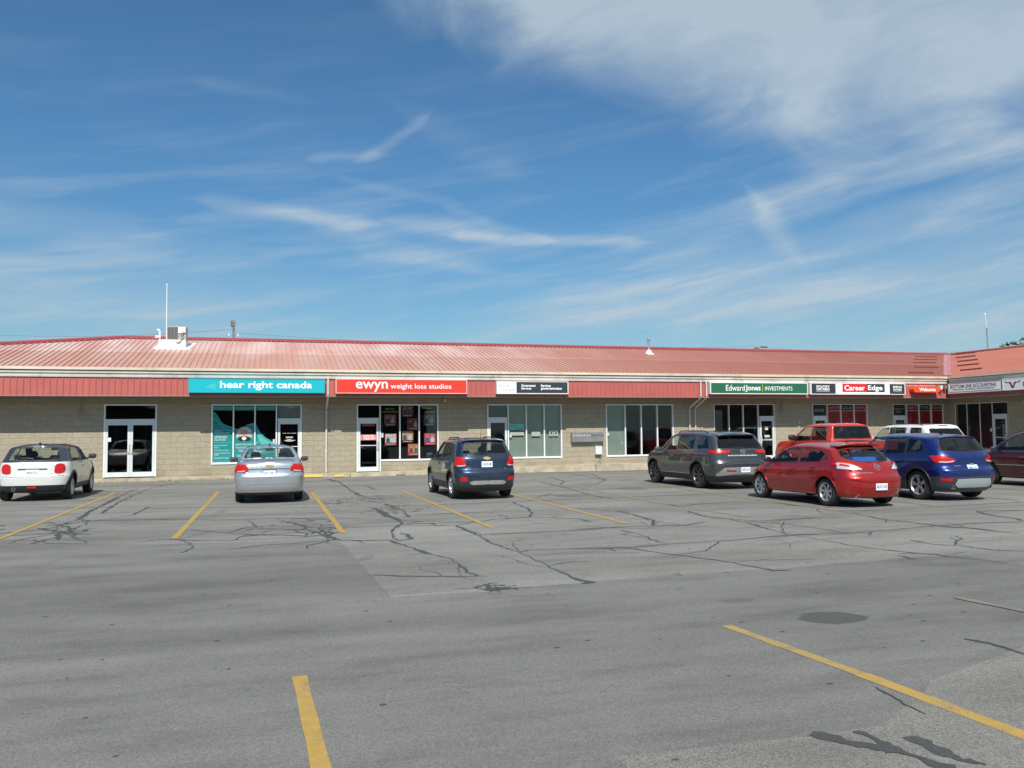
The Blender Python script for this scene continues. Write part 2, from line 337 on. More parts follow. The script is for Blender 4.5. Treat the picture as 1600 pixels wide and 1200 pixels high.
M['vinyl_dark'] = mat('silhouette_vinyl', (.12, .01, .015), .5)
M['cream_txt'] = mat('pale_lettering', (.62, .6, .52), .5)
M['grey_txt'] = mat('grey_lettering', (.34, .35, .36), .5)
M['yellow_txt'] = mat('olive_yellow_lettering', (.5, .47, .02), .5)
M['skin'] = mat('printed_skin', (.62, .34, .25), .6); M['printpink'] = mat('printed_pink', (.66, .22, .22), .6, var=.4, vscale=9); M['printpale'] = mat('printed_pale', (.75, .66, .62), .6, var=.3, vscale=12)
M['maroon_txt'] = mat('maroon_lettering', (.2, .03, .03), .5)
M['rust'] = mat('snow_guard_rust', (.15, .035, .022), .6)
M['seat'] = mat('seat_fabric', (.035, .034, .036), .9, var=.2); M['cabin'] = mat('cabin_trim', (.02, .02, .021), .8)
M['tyre'] = mat('tyre_rubber', (.022, .022, .023), .85, var=.2, vscale=9)
M['rim'] = mat('silver_alloy', (.52, .52, .53), .3, .75); M['rim_dark'] = mat('dark_alloy', (.1, .1, .11), .35, .6); M['well'] = mat('wheel_well', (.008, .008, .008), .95)
M['carglass'] = glass('car_glass', (.80, .86, .82), .8); M['darkglass'] = glass('privacy_glass', (.12, .13, .14), 1.)
M['midglass'] = glass('tinted_glass', (.42, .47, .46), .9); M['redlens'] = mat('red_lens', (.46, .008, .005), .3, coat=.35, spec=.3); M['clearlens'] = mat('clear_lens', (.62, .58, .58), .15, .3, coat=1.)
M['lamp_in'] = mat('lamp_inner', (.75, .12, .12), .2, coat=1.)
M['plate'] = mat('plate_white', (.72, .75, .8), .4); M['plate_txt'] = mat('plate_blue', (.05, .1, .38), .5)
M['gold'] = mat('gold_badge', (.6, .42, .12), .3, .8)
M['bark'] = mat('bark', (.1, .08, .06), .9, var=.3); M['wood'] = mat('weathered_pole', (.2, .17, .13), .9, var=.3)
CR=[(0.09,[(-4.46,16.39),(-4.09,16.64),(-3.77,17.05),(-3.66,18.41),(-3.78,20.24),(-3.85,23.1),(-3.97,27.2),(-3.89,28.36)]),(0.05,[(-3.45,19.68),(-3.58,22.2),(-3.62,25.24),(-3.58,27.73),(-3.04,31.66)]),(0.04,[(-3.71,17.56),(-3.38,18.15),(-3.05,18.37),(-2.73,19.11),(-2.7,20.31),(-2.69,21.11)]),(0.03,[(-3.76,18.65),(-3.38,18.15),(-2.19,17.93),(-0.47,17.16),(0.15,17.26),(1.44,16.5)]),(0.07,[(-3.42,16.19),(-3.0,15.12),(-2.71,14.45)]),(0.04,[(-4.35,15.98),(-3.89,15.99),(-3.51,16.03)]),(0.04,[(-3.95,14.91),(-3.83,15.43),(-3.55,15.86)]),(0.05,[(-3.57,14.68),(-3.41,15.27),(-3.33,15.78)]),(0.04,[(-1.9,14.38),(-1.62,14.53),(-1.05,14.15),(-0.54,13.96),(-0.36,14.58),(-0.03,14.53),(0.61,14.11),(0.91,14.18)]),(0.04,[(-1.43,15.91),(-1.06,15.49),(-0.71,15.08),(-0.39,15.76),(-0.21,15.86),(-0.27,16.46),(-0.42,17.14)]),(0.03,[(-0.7,14.97),(-0.03,14.46)]),(0.04,[(0.15,17.11),(0.47,16.17),(0.75,15.32),(1.32,15.1)]),(0.05,[(-0.21,15.56),(0.57,15.14),(0.73,14.8),(0.96,13.8),(1.13,13.34)]),(0.02,[(-6.15,22.52),(-4.31,21.63),(-2.75,20.72)]),(0.04,[(0.24,16.67),(0.47,16.18),(0.67,15.19),(0.87,14.94)]),(0.07,[(0.87,14.94),(0.94,14.28),(1.02,13.43)]),(0.04,[(1.02,13.43),(1.44,13.22),(1.83,13.13)]),(0.04,[(0.23,15.29),(0.62,14.97)]),(0.04,[(0.88,15.01),(1.33,15.04),(1.79,15.11),(2.26,15.11),(2.84,14.82),(3.24,14.66)]),(0.03,[(0.25,17.17),(0.99,17.01),(1.88,16.53)]),(0.14,[(2.27,18.7),(2.3,17.17),(2.39,16.24),(2.36,15.26),(2.54,15.38),(2.8,15.67)]),(0.05,[(2.36,15.26),(2.73,15.3),(2.92,15.23),(2.88,14.87)]),(0.08,[(2.32,15.27),(2.03,14.34),(1.93,13.46),(1.93,12.9)]),(0.05,[(1.93,12.9),(2.18,13.22),(2.22,13.64),(2.13,13.98)]),(0.09,[(1.83,13.13),(1.94,12.51),(2.08,11.86),(2.18,11.39)]),(0.03,[(2.18,11.39),(2.32,11.03),(2.37,10.62)]),(0.07,[(2.36,10.54),(2.3,9.95),(2.34,9.54),(2.45,9.45)]),(0.08,[(2.31,9.04),(2.29,8.65),(2.46,8.68),(2.76,8.68)]),(0.04,[(2.33,9.01),(2.47,9.05)]),(0.02,[(1.14,10.04),(1.61,9.78),(2.33,9.51)]),(0.07,[(3.26,14.73),(3.25,14.04),(3.29,13.24),(3.25,12.28)]),(0.05,[(3.25,12.28),(3.31,11.53),(3.36,11.17),(3.38,10.36),(3.37,9.82),(3.38,9.17)]),(0.09,[(3.38,9.17),(3.4,8.87),(3.46,8.75),(3.33,8.68)]),(0.04,[(3.26,14.73),(3.71,15.12),(4.24,15.51),(4.92,15.59),(5.27,15.45),(5.65,15.74)]),(0.06,[(4.92,15.59),(5.19,16.25),(5.44,17.41),(5.49,18.54),(5.6,19.12)]),(0.04,[(6.08,19.25),(6.73,20.4),(7.4,21.3)]),(0.03,[(2.8,16.97),(3.51,16.92),(4.15,16.9),(5.06,16.79),(6.29,16.85),(7.54,16.83)]),(0.03,[(3.31,13.32),(4.0,13.27),(4.77,13.3),(6.0,13.39)]),(0.03,[(3.36,11.17),(3.54,11.33),(4.05,11.3),(4.97,11.1)]),(0.05,[(8.54,25.87),(8.53,24.14),(8.15,20.98),(8.05,19.83),(8.11,18.6)]),(0.04,[(9.78,28.73),(9.44,26.08),(8.76,24.59)]),(0.04,[(11.28,31.39),(11.21,28.82),(10.9,26.04),(9.74,24.14),(9.13,24.42)]),(0.12,[(2.07,30.95),(2.32,28.78),(2.3,25.38),(2.35,22.67),(2.56,21.08)]),(0.1,[(2.64,19.72),(2.78,17.96),(2.69,16.55)]),(0.04,[(2.96,26.68),(3.04,24.56)]),(0.04,[(5.27,15.45),(5.71,14.94),(5.77,14.43)]),(0.04,[(5.06,13.43),(5.8,13.45),(6.54,13.44),(7.04,13.24),(7.71,13.65)]),(0.04,[(5.74,13.08),(5.75,12.24),(5.64,11.5),(5.7,11.21)]),(0.025,[(5.7,11.21),(6.1,11.23),(7.02,11.33),(8.03,11.49)]),(0.04,[(8.03,11.49),(8.5,11.43),(9.09,11.36),(10.04,11.52),(11.02,11.71),(12.05,11.77),(12.78,11.58)]),(0.025,[(4.23,11.23),(4.93,11.06),(5.7,11.21)]),(0.04,[(4.93,11.06),(5.16,10.46),(5.44,9.95),(5.65,9.39),(5.73,9.02),(5.78,8.74),(6.02,8.69)]),(0.06,[(8.29,13.94),(8.24,13.1),(8.06,12.15),(7.99,11.51)]),(0.04,[(7.99,11.51),(8.04,10.94),(8.08,10.11),(8.2,9.68),(8.29,9.32)]),(0.05,[(8.29,9.32),(8.54,9.09),(8.49,8.85)]),(0.06,[(8.01,9.2),(7.97,8.86)]),(0.05,[(8.34,15.55),(8.1,14.45),(8.29,13.94),(8.63,13.44),(9.53,13.45),(10.73,13.4)]),(0.07,[(8.71,17.15),(8.62,16.45),(9.28,16.91),(10.1,16.97),(10.73,16.7)]),(0.03,[(8.39,13.53),(8.8,12.75),(8.93,12.07),(8.96,11.33)]),(0.03,[(11.02,16.58),(11.14,15.42),(11.08,13.83),(10.87,12.82),(11.02,11.71),(11.29,11.04),(11.3,10.26)]),(0.03,[(11.09,14.44),(11.78,14.29),(13.39,14.29),(13.99,14.46),(14.94,14.57),(16.14,14.61)]),(0.04,[(9.21,10.34),(9.25,9.84),(9.43,9.62),(9.53,9.19),(9.8,8.9)]),(0.06,[(13.61,13.42),(13.21,12.7),(13.17,12.17),(12.96,11.75)]),(0.03,[(13.61,13.42),(14.54,13.17)]),(0.04,[(10.9,25.94),(11.78,29.39),(11.35,30.05)]),(0.04,[(9.44,25.0),(10.9,25.94),(11.95,25.11)]),(0.05,[(6.41,17.0),(6.84,16.15),(7.27,15.98)]),(0.04,[(7.0,16.09),(6.97,15.18),(6.88,14.13),(6.46,13.33)]),(0.03,[(4.53,8.92),(4.62,8.78)]),(0.07,[(9.23,10.36),(9.24,10.09)]),(0.1,[(2.9,4.05),(2.98,3.94),(3.05,3.84),(3.14,3.76),(3.18,3.7)]),(0.13,[(3.17,4.01),(3.18,3.93),(3.18,3.81),(3.18,3.7),(3.22,3.59),(3.24,3.46),(3.24,3.28)]),(0.13,[(3.37,3.85),(3.39,3.76),(3.39,3.62),(3.4,3.51),(3.47,3.43)]),(0.1,[(5.36,5.45),(5.42,5.29),(5.42,5.11),(5.41,4.96),(5.45,4.78)]),(0.015,[(3.82,4.66),(3.79,4.47),(3.75,4.28),(3.74,4.11)])]
PATCH={'old':[(-4.09,15.03),(-2.86,14.42),(-1.79,13.94),(-0.18,13.66),(1.04,13.61),(1.11,12.22),(1.17,9.98),(1.22,8.61),(1.74,8.61),(2.22,8.58),(2.82,8.68),(3.44,8.74),(4.76,8.84),(6.25,8.84),(7.98,8.97),(8.75,8.93),(8.82,8.02)],'near':[(1.75,4.11),(2.36,4.07),(2.97,4.02),(3.4,4.07),(3.95,4.37),(4.26,4.62),(4.88,4.9),(5.6,5.13)],'panel':[(2.34,15.08),(3.24,14.66),(3.24,13.97),(3.24,12.23),(3.35,11.13),(3.37,9.82),(3.38,8.8),(3.43,8.68),(2.76,8.68),(2.4,8.72),(2.39,9.15),(2.37,10.48),(2.18,11.39),(1.93,12.82),(2.05,14.17)],'blob1':[(-3.78,16.72),(-3.72,17.21),(-3.36,16.9),(-3.1,16.55),(-3.03,15.85),(-3.1,15.4),(-3.31,15.48),(-3.59,16.06)],'blob2':[(0.6,14.85),(0.84,15.28),(1.04,14.96),(1.09,14.47),(0.86,14.19),(0.62,14.21)],'blob3':[(2.35,8.89),(2.43,8.84),(2.47,8.69),(2.37,8.6),(2.28,8.59)],'stain':[(4.38,6.48),(4.53,6.6),(4.7,6.6),(4.8,6.49),(4.76,6.27),(4.6,6.12),(4.41,6.12),(4.32,6.25)],'smudge':[(4.61,7.26),(4.68,7.2),(4.78,7.2),(4.99,7.29),(4.75,7.13),(4.63,7.07),(4.57,7.15)],'disc':[(1.11,11.17),(1.26,11.62),(1.39,11.74),(1.4,11.46),(1.28,11.25)]}
# ---------------------------------------------------------------- ground
g = MB(); g.add([(-900, -900, 0), (900, -900, 0), (900, 900, 0), (-900, 900, 0)], [(0, 1, 2, 3)])
g.build('ground', M['asphalt'], kind='structure')
def wobble(pts, step=.25, amp=.02, close=True):
    out = []; n = len(pts)
    for i in range(n if close else n-1):
        a = Vector((*pts[i], 0)); b = Vector((*pts[(i+1) % n], 0)); L = (b-a).length; k = max(1, int(L/step))
        for j in range(k):
            p = a.lerp(b, j/k); out.append((p.x+random.uniform(-amp, amp), p.y+random.uniform(-amp, amp)))
    return out
def flat(name, pts, z, m, **kw):
    me = MB(); me.sheet(pts, z); o = me.build(name, m, **kw)
    bm = bmesh.new(); bm.from_mesh(o.data); bmesh.ops.triangulate(bm, faces=bm.faces[:]); bm.to_mesh(o.data); bm.free()
    for p in o.data.polygons:
        if p.normal.z < 0: o.data.flip_normals(); break
    return o
edge = PATCH['old']
flat('old_asphalt', [(-30, edge[0][1])]+edge+[(40, edge[-1][1]-1), (40, 33), (-30, 33)], .0015, M['asphalt_old'], kind='structure')
flat('coarse_asphalt', wobble(PATCH['near'], .3, .03, False)+[PATCH['near'][-1], (9, PATCH['near'][-1][1]), (9, 1.5), (PATCH['near'][0][0], 1.5)], .0015, M['asphalt_near'], kind='structure')
flat('asphalt_panel', wobble(PATCH['panel'], .2, .03), .003, M['asphalt_panel'], kind='structure')
# tar-sealed cracks: irregular strips laid over the surface
def strip_pts(pts, w, z, mb):
    rnd = random.Random(int(abs(pts[0][0]*1000))+len(pts)); P = []
    for i in range(len(pts)-1):
        a, b = Vector((*pts[i], 0)), Vector((*pts[i+1], 0)); L = (b-a).length; near_ = a.y < 8; k = max(2, int(L/(.035 if near_ else .11)))
        nrm = Vector((-(b-a).y, (b-a).x, 0)).normalized()
        for j in range(k):
            t = j/k; P.append(a.lerp(b, t)+nrm*rnd.uniform(-.028, .028)*(.3 if near_ else 1))
    P.append(Vector((*pts[-1], 0))); vs = []; n = len(P); ww = w
    for i, p in enumerate(P):
        t = (P[min(i+1, n-1)]-P[max(i-1, 0)]).normalized(); nn = Vector((-t.y, t.x, 0))
        ww = max(.35*w, min(1.5*w, ww+rnd.uniform(-.45, .45)*w)); e = min(1, min(i, n-1-i)/2+(.25 if w < .07 else .7)); t_ = rnd.uniform(.7, 1.3)
        vs += [p+nn*ww*.55*e*t_+Vector((0, 0, z)), p-nn*ww*.55*e*(2-t_)+Vector((0, 0, z))]
    mb.add([v[:] for v in vs], [(2*i, 2*i+1, 2*i+3, 2*i+2) for i in range(n-1)])
cm = MB()
for i, (wd, pts) in enumerate(CR): strip_pts(pts, wd*.72 if (pts[0][1] < 8 or wd > .065) else max(wd, .038), .0042+.0001*(i % 9), cm)
vr = random.Random(11)
for k in ('blob1', 'blob2', 'blob3'):
    P_ = PATCH[k]; cx = sum(p[0] for p in P_)/len(P_); cy = sum(p[1] for p in P_)/len(P_)
    for i, p in enumerate(P_):
        for q in range(2):
            a = (cx+vr.uniform(-.25, .25), cy+vr.uniform(-.25, .25)); s = vr.uniform(.7, 1.7); e_ = (cx+(p[0]-cx)*s, cy+(p[1]-cy)*s); m_ = ((a[0]+e_[0])/2+vr.uniform(-.12, .12), (a[1]+e_[1])/2+vr.uniform(-.12, .12))
            strip_pts([a, m_, e_], vr.uniform(.025, .055), .0052+vr.uniform(0, .0004), cm)
# hairline cracks branching off the sealed ones
for i, (wd, pts) in enumerate(CR):
    for j in range(len(pts)-1):
        if vr.random() < .5 and wd < .08 and pts[j][1] > 9:
            t = vr.random(); x0 = pts[j][0]*(1-t)+pts[j+1][0]*t; y0 = pts[j][1]*(1-t)+pts[j+1][1]*t; a = vr.uniform(0, 6.28); L = vr.uniform(.4, 1.8); Q = [(x0, y0)]
            for k in range(3): a += vr.uniform(-.6, .6); x0 += math.cos(a)*L/3; y0 += math.sin(a)*L/3; Q.append((x0, y0))
            strip_pts(Q, vr.uniform(.012, .026), .0036+vr.uniform(0, .0004), cm)
rr = random.Random(3)
def splash(cx, cy, n, rad, smin, smax, mb=cm, z=.0056):
    for _ in range(n):
        x = cx+rr.gauss(0, rad); y = cy+rr.gauss(0, rad); s = rr.uniform(smin, smax)
        mb.sheet([(x+math.cos(a)*s*rr.uniform(.5, 1.5), y+math.sin(a)*s*rr.uniform(.4, 1.)) for a in [k*math.pi/3.5 for k in range(7)]], z+rr.uniform(0, .0003))
for cx, cy, n in ((-3.8, 17.2, 14), (.6, 16.4, 16), (2.6, 18.2, 22), (2.4, 20.5, 18)): splash(cx, cy, n, .5, .02, .09)
cm.build('crack_sealer', M['tar'], kind='structure')
sp = MB(); splash(2, 7, 60, 3.2, .008, .028, sp, .0018); splash(6, 9, 40, 2.5, .008, .035, sp, .0018); splash(0, 10, 30, 3, .01, .03, sp, .0018)
sp.build('tar_drips', M['tar'], kind='structure')
lg = MB(); splash(2.2, 21.2, 220, .9, .015, .06, lg, .0062); splash(4.2, 12.6, 60, .5, .01, .03, lg, .0062)
lg.build('loose_gravel', M['asphalt_panel'], kind='stuff')
flat('asphalt_plug', wobble(PATCH['disc'], .1, .02), .0042, M['asphalt'], kind='structure')
# stall lines
def line(pts, w, m, z=.0075, name='parking_line'):
    mb = MB(); n = len(pts); vs = []
    Q = []
    for i in range(n-1):
        a, b = Vector((*pts[i], 0)), Vector((*pts[i+1], 0)); k = max(1, int((b-a).length/.2))
        Q += [a.lerp(b, j/k) for j in range(k)]
    Q.append(Vector((*pts[-1], 0)))
    for i, p in enumerate(Q):
        t = (Q[min(i+1, len(Q)-1)]-Q[max(i-1, 0)]).normalized(); nn = Vector((-t.y, t.x, 0)); e = w/2*rr.uniform(.9, 1.08)
        vs += [(p.x+nn.x*e, p.y+nn.y*e, z), (p.x-nn.x*e, p.y-nn.y*e, z)]
    mb.add(vs, [(2*i, 2*i+1, 2*i+3, 2*i+2) for i in range(len(Q)-1)]); return mb.build(name, m, kind='structure')
for l in ([(-4.26, 26.4), (-4.24, 15.5)], [(-1.40, 25.6), (-1.46, 14.5)], [(1.18, 24.6), (1.21, 14.25)], [(3.68, 23.9), (3.77, 14.1)], [(6.25, 23), (6.21, 13.9)]): line(l, .105, M['yellow'])
for l in ([(8.86, 24.6), (8.63, 17.0)], [(8.68, 15.8), (8.82, 14.2)], [(11.37, 24.1), (11.08, 16.7)], [(11.2, 16.6), (11.12, 14.4)], [(13.99, 20), (13.7, 14.4)]): line(l, .1, M['yellow_faded'])
for l in ([(16.5, 22), (16.4, 15)], [(19.1, 22), (19.0, 15)], [(6.56, 6.75), (6.7, 5.7)]): line(l, .1, M['yellow_ghost'])
line([(-2.65, 20.8), (1.12, 19.4), (2.94, 19.1)], .05, M['yellow_faded'], .0085, 'faded_cross_line')
line([(2.94, 19.0), (5.56, 19.16), (7.19, 19.27), (11.8, 19.54)], .05, M['yellow_faded'], .0085, 'faded_cross_line')
line([(.215, 6.08), (.265, 4.4), (.33, 2.4)], .098, M['yellow'], .003); line([(3.80, 6.45), (3.93, 4.9)], .105, M['yellow_near'], .003); line([(3.93, 4.9), (4.0, 3.6), (4.14, 2.4)], .12, M['yellow'], .003)

# ---------------------------------------------------------------- plaza building
D = 32.73
plaza = empty('shopping_plaza', (7, D, 0), 0, 'long single storey beige block plaza with a faded red ribbed metal roof', 'building')
PI_ = Matrix.Translation((-7, -D, 0))                      # children are given in world coordinates
def bp(mb, name, m, **kw): 
    o = mb.build(name, m, plaza, **kw); o.matrix_parent_inverse = PI_; return o
MAIN = Matrix.Translation((0, D, 0)); WING = Matrix.Translation((31.8, D, 0)) @ Matrix.Rotation(-math.pi/2, 4, 'Z')
ZT = 2.79
def zf(x): return .15+max(0, min(1, (x-3)/10))*.14       # the walkway rises towards the right
def facade(T, units, x0, x1, wallmat, floor):
    w = MB(T); cur = x0
    for u in units:
        a, b = u[0][0], u[-1][1]
        w.box(cur, a, 0, .2, 0, 3.06); w.box(a, b, 0, .2, ZT, 3.06); cur = b
        for (p, q, k) in u:
            if k == 'pane': w.box(p, q, 0, .2, 0, .55)
    w.box(cur, x1, 0, .2, 0, 3.06); bp(w, 'wall', wallmat)
def storefront(T, u, floor, glassm='glass'):
    a, b = u[0][0], u[-1][1]; fr = MB(T); t = .05 if (T is MAIN and a < 18) else .03
    fr.box(a, b, -.015, .10, ZT-t, ZT)
    edges = sorted({u[0][0], u[-1][1]}|{c[0] for c in u})
    panes = [c for c in u if c[2] == 'pane']; doors = [c for c in u if c[2] != 'pane']
    for e in edges:
        lo = floor if any(abs(e-c[0]) < 1e-6 or abs(e-c[1]) < 1e-6 for c in doors) else .55
        off = t/2 if e not in (a, b) else (t/2 if e == a else t/2)
        x_0 = e if e == a else (e-t if e == b else e-t/2); fr.box(x_0, x_0+t, -.012 if T is MAIN else .02, .10 if T is MAIN else .05, lo, ZT-t)
    if panes: fr.box(min(c[0] for c in panes)+(t if panes[0][0] == a else t/2), max(c[1] for c in panes)-(t if panes[-1][1] == b else t/2), -.03, .10, .55, .62)
    f = bp(fr, 'storefront_frame', M['alu'])
    for p, q, k in panes:
        o = MB(T).box(p+.02, q-.02, .04, .048, .6, ZT-.03).build('window_pane', M[glassm], f)
    for p, q, k in doors:
        MB(T).box(p+.05, q-.05, -.01, .09, 2.14, 2.25).build('transom_bar', M['alu_door'], f)
        MB(T).box(p+.05, q-.05, .04, .048, 2.25, ZT-.055).build('transom_pane', M[glassm], f)
        leaves = [(p+.055, (p+q)/2-.003), ((p+q)/2+.003, q-.055)] if k == 'double' else [(p+.055, q-.055)]
        for i, (l, r_) in enumerate(leaves):
            s = .085; d = MB(T); zb = floor+.01; zt = 2.138
            d.box(l, l+s, -.008, .05, zb, zt); d.box(r_-s, r_, -.008, .05, zb, zt); d.box(l+s, r_-s, -.008, .05, zt-.11, zt); d.box(l+s, r_-s, -.008, .05, zb, zb+.17)
            do = bp(d, 'glass_door', M['alu_door'])
            MB(T).box(l+s, r_-s, .018, .026, zb+.17, zt-.11).build('door_pane', M[glassm], do)
            hx = r_-s*.55 if (i == 0 and k == 'double') or k == 'doorR' else l+s*.55
            MB(T).box(hx-.03, hx+.03, -.06, -.009, 1.02, 1.34).build('door_handle', M['white'], do)
            if k != 'double': MB(T).box(l+s, r_-s, -.012, .0, 1.16, 1.19).build('push_bar', M['alu_door'], do)
    return f
def cells(xs, kinds): return [(xs[i], xs[i+1], kinds[i]) for i in range(len(kinds))]
units = [
    cells([-5.70, -3.94], ['double']),
    cells([-2.06, -1.28, -.51, .27, 1.20], ['pane', 'pane', 'pane', 'door']),
    cells([3.28, 4.19, 4.97, 5.74, 6.52], ['doorR', 'pane', 'pane', 'pane']),
    cells([8.54, 9.43, 10.21, 10.99, 11.77], ['doorR', 'pane', 'pane', 'pane']),
    cells([13.76, 14.65, 15.40, 16.16, 16.93], ['pane']*4),
    cells([18.92, 19.68, 20.40, 21.17, 22.02], ['pane', 'pane', 'pane', 'door']),
    cells([24.02, 24.83, 25.57, 26.30, 27.03], ['doorR', 'pane', 'pane', 'pane']),
    cells([28.48, 29.28, 30.01, 30.72, 31.44], ['doorR', 'pane', 'pane', 'pane'])]
wunits = [cells([.32, 1.02, 1.76, 2.46, 3.32], ['pane', 'pane', 'pane', 'doorR']), cells([4.15, 4.9, 5.7, 6.5, 7.4], ['pane', 'pane', 'pane', 'doorR']), cells([9.5, 10.4, 11.3, 12.2], ['pane', 'pane', 'pane'])]
facade(MAIN, units, -16.4, 31.8, M['wall'], .2); facade(WING, wunits, 0, 21, M['wall_side'], .25)
for u in units: storefront(MAIN, u, zf(u[0][0])+.005)
for u in wunits: storefront(WING, u, .295)
# other walls, rooms behind the glass
w = MB(); w.box(-16.4, -16.2, D+.2, 45.1, 0, 3.06); bp(w, 'end_wall', M['wall_side'])
w = MB(); w.box(-16.4, 44, 45.1, 45.3, 0, 3.06); bp(w, 'rear_wall', M['wall'])
w = MB(); w.box(32.0, 44, D-21, D-20.8, 0, 3.06); bp(w, 'wing_end_wall', M['wall'])
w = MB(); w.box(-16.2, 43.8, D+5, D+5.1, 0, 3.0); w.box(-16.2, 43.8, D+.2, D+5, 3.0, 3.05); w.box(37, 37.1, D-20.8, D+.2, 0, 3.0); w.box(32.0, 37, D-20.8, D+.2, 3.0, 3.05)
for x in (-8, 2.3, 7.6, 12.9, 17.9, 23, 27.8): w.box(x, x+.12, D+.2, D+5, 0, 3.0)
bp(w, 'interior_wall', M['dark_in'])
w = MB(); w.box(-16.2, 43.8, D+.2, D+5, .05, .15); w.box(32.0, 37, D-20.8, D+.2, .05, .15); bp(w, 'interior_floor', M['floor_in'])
# walkway
w = MB()
def walk(T, xa, xb, ya, za, zb_):
    w.M = T; w.add([(xa, ya, 0), (xb, ya, 0), (xb, 0, 0), (xa, 0, 0), (xa, ya, za), (xb, ya, zb_), (xb, 0, zb_), (xa, 0, za)],
          [(0, 1, 5, 4), (4, 5, 6, 7), (0, 4, 7, 3), (1, 2, 6, 5)])
walk(MAIN, -16.4, 3, -.32, .11, .13); walk(MAIN, 3, 13, -.62, .13, .27); walk(MAIN, 13, 30.9, -.75, .27, .27); walk(WING, 0, 21, -.9, .27, .27)
bp(w, 'walkway', M['concrete'])
# soffit, fascia, gutter
OV = 1.07
w = MB(MAIN); w.box(-17.4, 30.73, -OV+.03, -.001, 3.061, 3.09); w.M = WING; w.box(.0, 22, -OV+.03, -.001, 3.062, 3.091); bp(w, 'soffit', M['soffit'])
w = MB(MAIN); w.box(-17.4, 30.73, -OV, -OV+.03, 3.05, 3.95)
x = -17.4
while x < 30.6: w.add([(x, -OV, 3.055), (x+.012, -OV-.022, 3.055), (x+.034, -OV-.022, 3.055), (x+.046, -OV, 3.055), (x, -OV, 3.94), (x+.012, -OV-.022, 3.94), (x+.034, -OV-.022, 3.94), (x+.046, -OV, 3.94)], [(0, 1, 5, 4), (1, 2, 6, 5), (2, 3, 7, 6)]); x += .2032
w.M = WING; w.box(OV, 22, -OV, -OV+.03, 3.05, 3.95); x = OV+.1
while x < 22: w.add([(x, -OV, 3.055), (x+.012, -OV-.022, 3.055), (x+.034, -OV-.022, 3.055), (x+.046, -OV, 3.055), (x, -OV, 3.94), (x+.012, -OV-.022, 3.94), (x+.034, -OV-.022, 3.94), (x+.046, -OV, 3.94)], [(0, 1, 5, 4), (1, 2, 6, 5), (2, 3, 7, 6)]); x += .2032
bp(w, 'fascia', M['fascia'])
w = MB(MAIN); w.box(-17.4, 30.70, -OV-.028, -OV-.002, 3.035, 3.056); w.M = WING; w.box(OV+.03, 22, -OV-.028, -OV-.002, 3.035, 3.056); bp(w, 'fascia_trim', M['soffit'])
def gutter(T, a, b):
    g = MB(T); prof = [(-.001, 3.715), (-.045, 3.70), (-.052, 3.74), (-.056, 3.80), (-.044, 3.815), (-.094, 3.84), (-.098, 3.915), (-.085, 3.92), (-.085, 3.90), (-.001, 3.90)]
    n = len(prof); g.add([(a, -OV+y, z) for y, z in prof]+[(b, -OV+y, z) for y, z in prof], [(i, (i+1) % n, (i+1) % n+n, i+n) for i in range(n)]+[tuple(range(n)), tuple(range(2*n-1, n-1, -1))]); return g
bp(gutter(MAIN, -17.4, 30.62), 'gutter', M['white']); bp(gutter(WING, OV+.12, 22), 'gutter', M['white'])
w = MB(MAIN); w.box(-17.5, 30.60, -OV-.145, -OV-.002, 3.945, 4.04); w.M = WING; w.box(OV+.14, 22, -OV-.145, -OV-.002, 3.945, 4.04); bp(w, 'eave_trim', M['cream'])
# downpipes
def downpipe(x, xw, zb=.18):
    p = MB(); r = .036
    def sq(pts):
        for i in range(len(pts)-1):
            a, b = Vector(pts[i]), Vector(pts[i+1]); p.tube([a, b], r*1.25, 4)
    y0 = D-OV-.2 if False else D-OV-.06
    p.tube([(x, y0, 3.75), (x, y0, 3.1), (x, y0+.03, 3.03), (xw, D-.10, 2.62), (xw, D-.06, 2.52), (xw, D-.06, zb+.06), (xw, D-.1, zb)], r, 8)
    for z in (2.45, .95): p.box(xw-.07, xw+.07, D-.025, D-.002, z, z+.035)
    bp(p, 'downpipe', M['white'], smooth='auto')
downpipe(2.11, 2.12, .14); downpipe(17.67, 17.69, .28); downpipe(17.94, 17.96, .28)
# ---- roof
EY, EZ, RY, RZ = 31.53, 4.04, 38.3, 5.76; kx = (RZ-EZ)/(RY-EY); VX0, VX1 = 30.60, 37.2; HX0, HX1 = -5.92, -17.7
def zr(y): return EZ+(y-EY)*kx
kw_ = (RZ-EZ)/(VX1-VX0)
def zw(x): return EZ+(x-VX0)*kw_
MIDY = 34.85
def yv(X): return EY+(X-VX0)*(RY-EY)/(VX1-VX0)
def ytop(X): return RY if X > HX0 else RY-(HX0-X)*(RY-EY)/(HX0-HX1)
lo = MB(); 
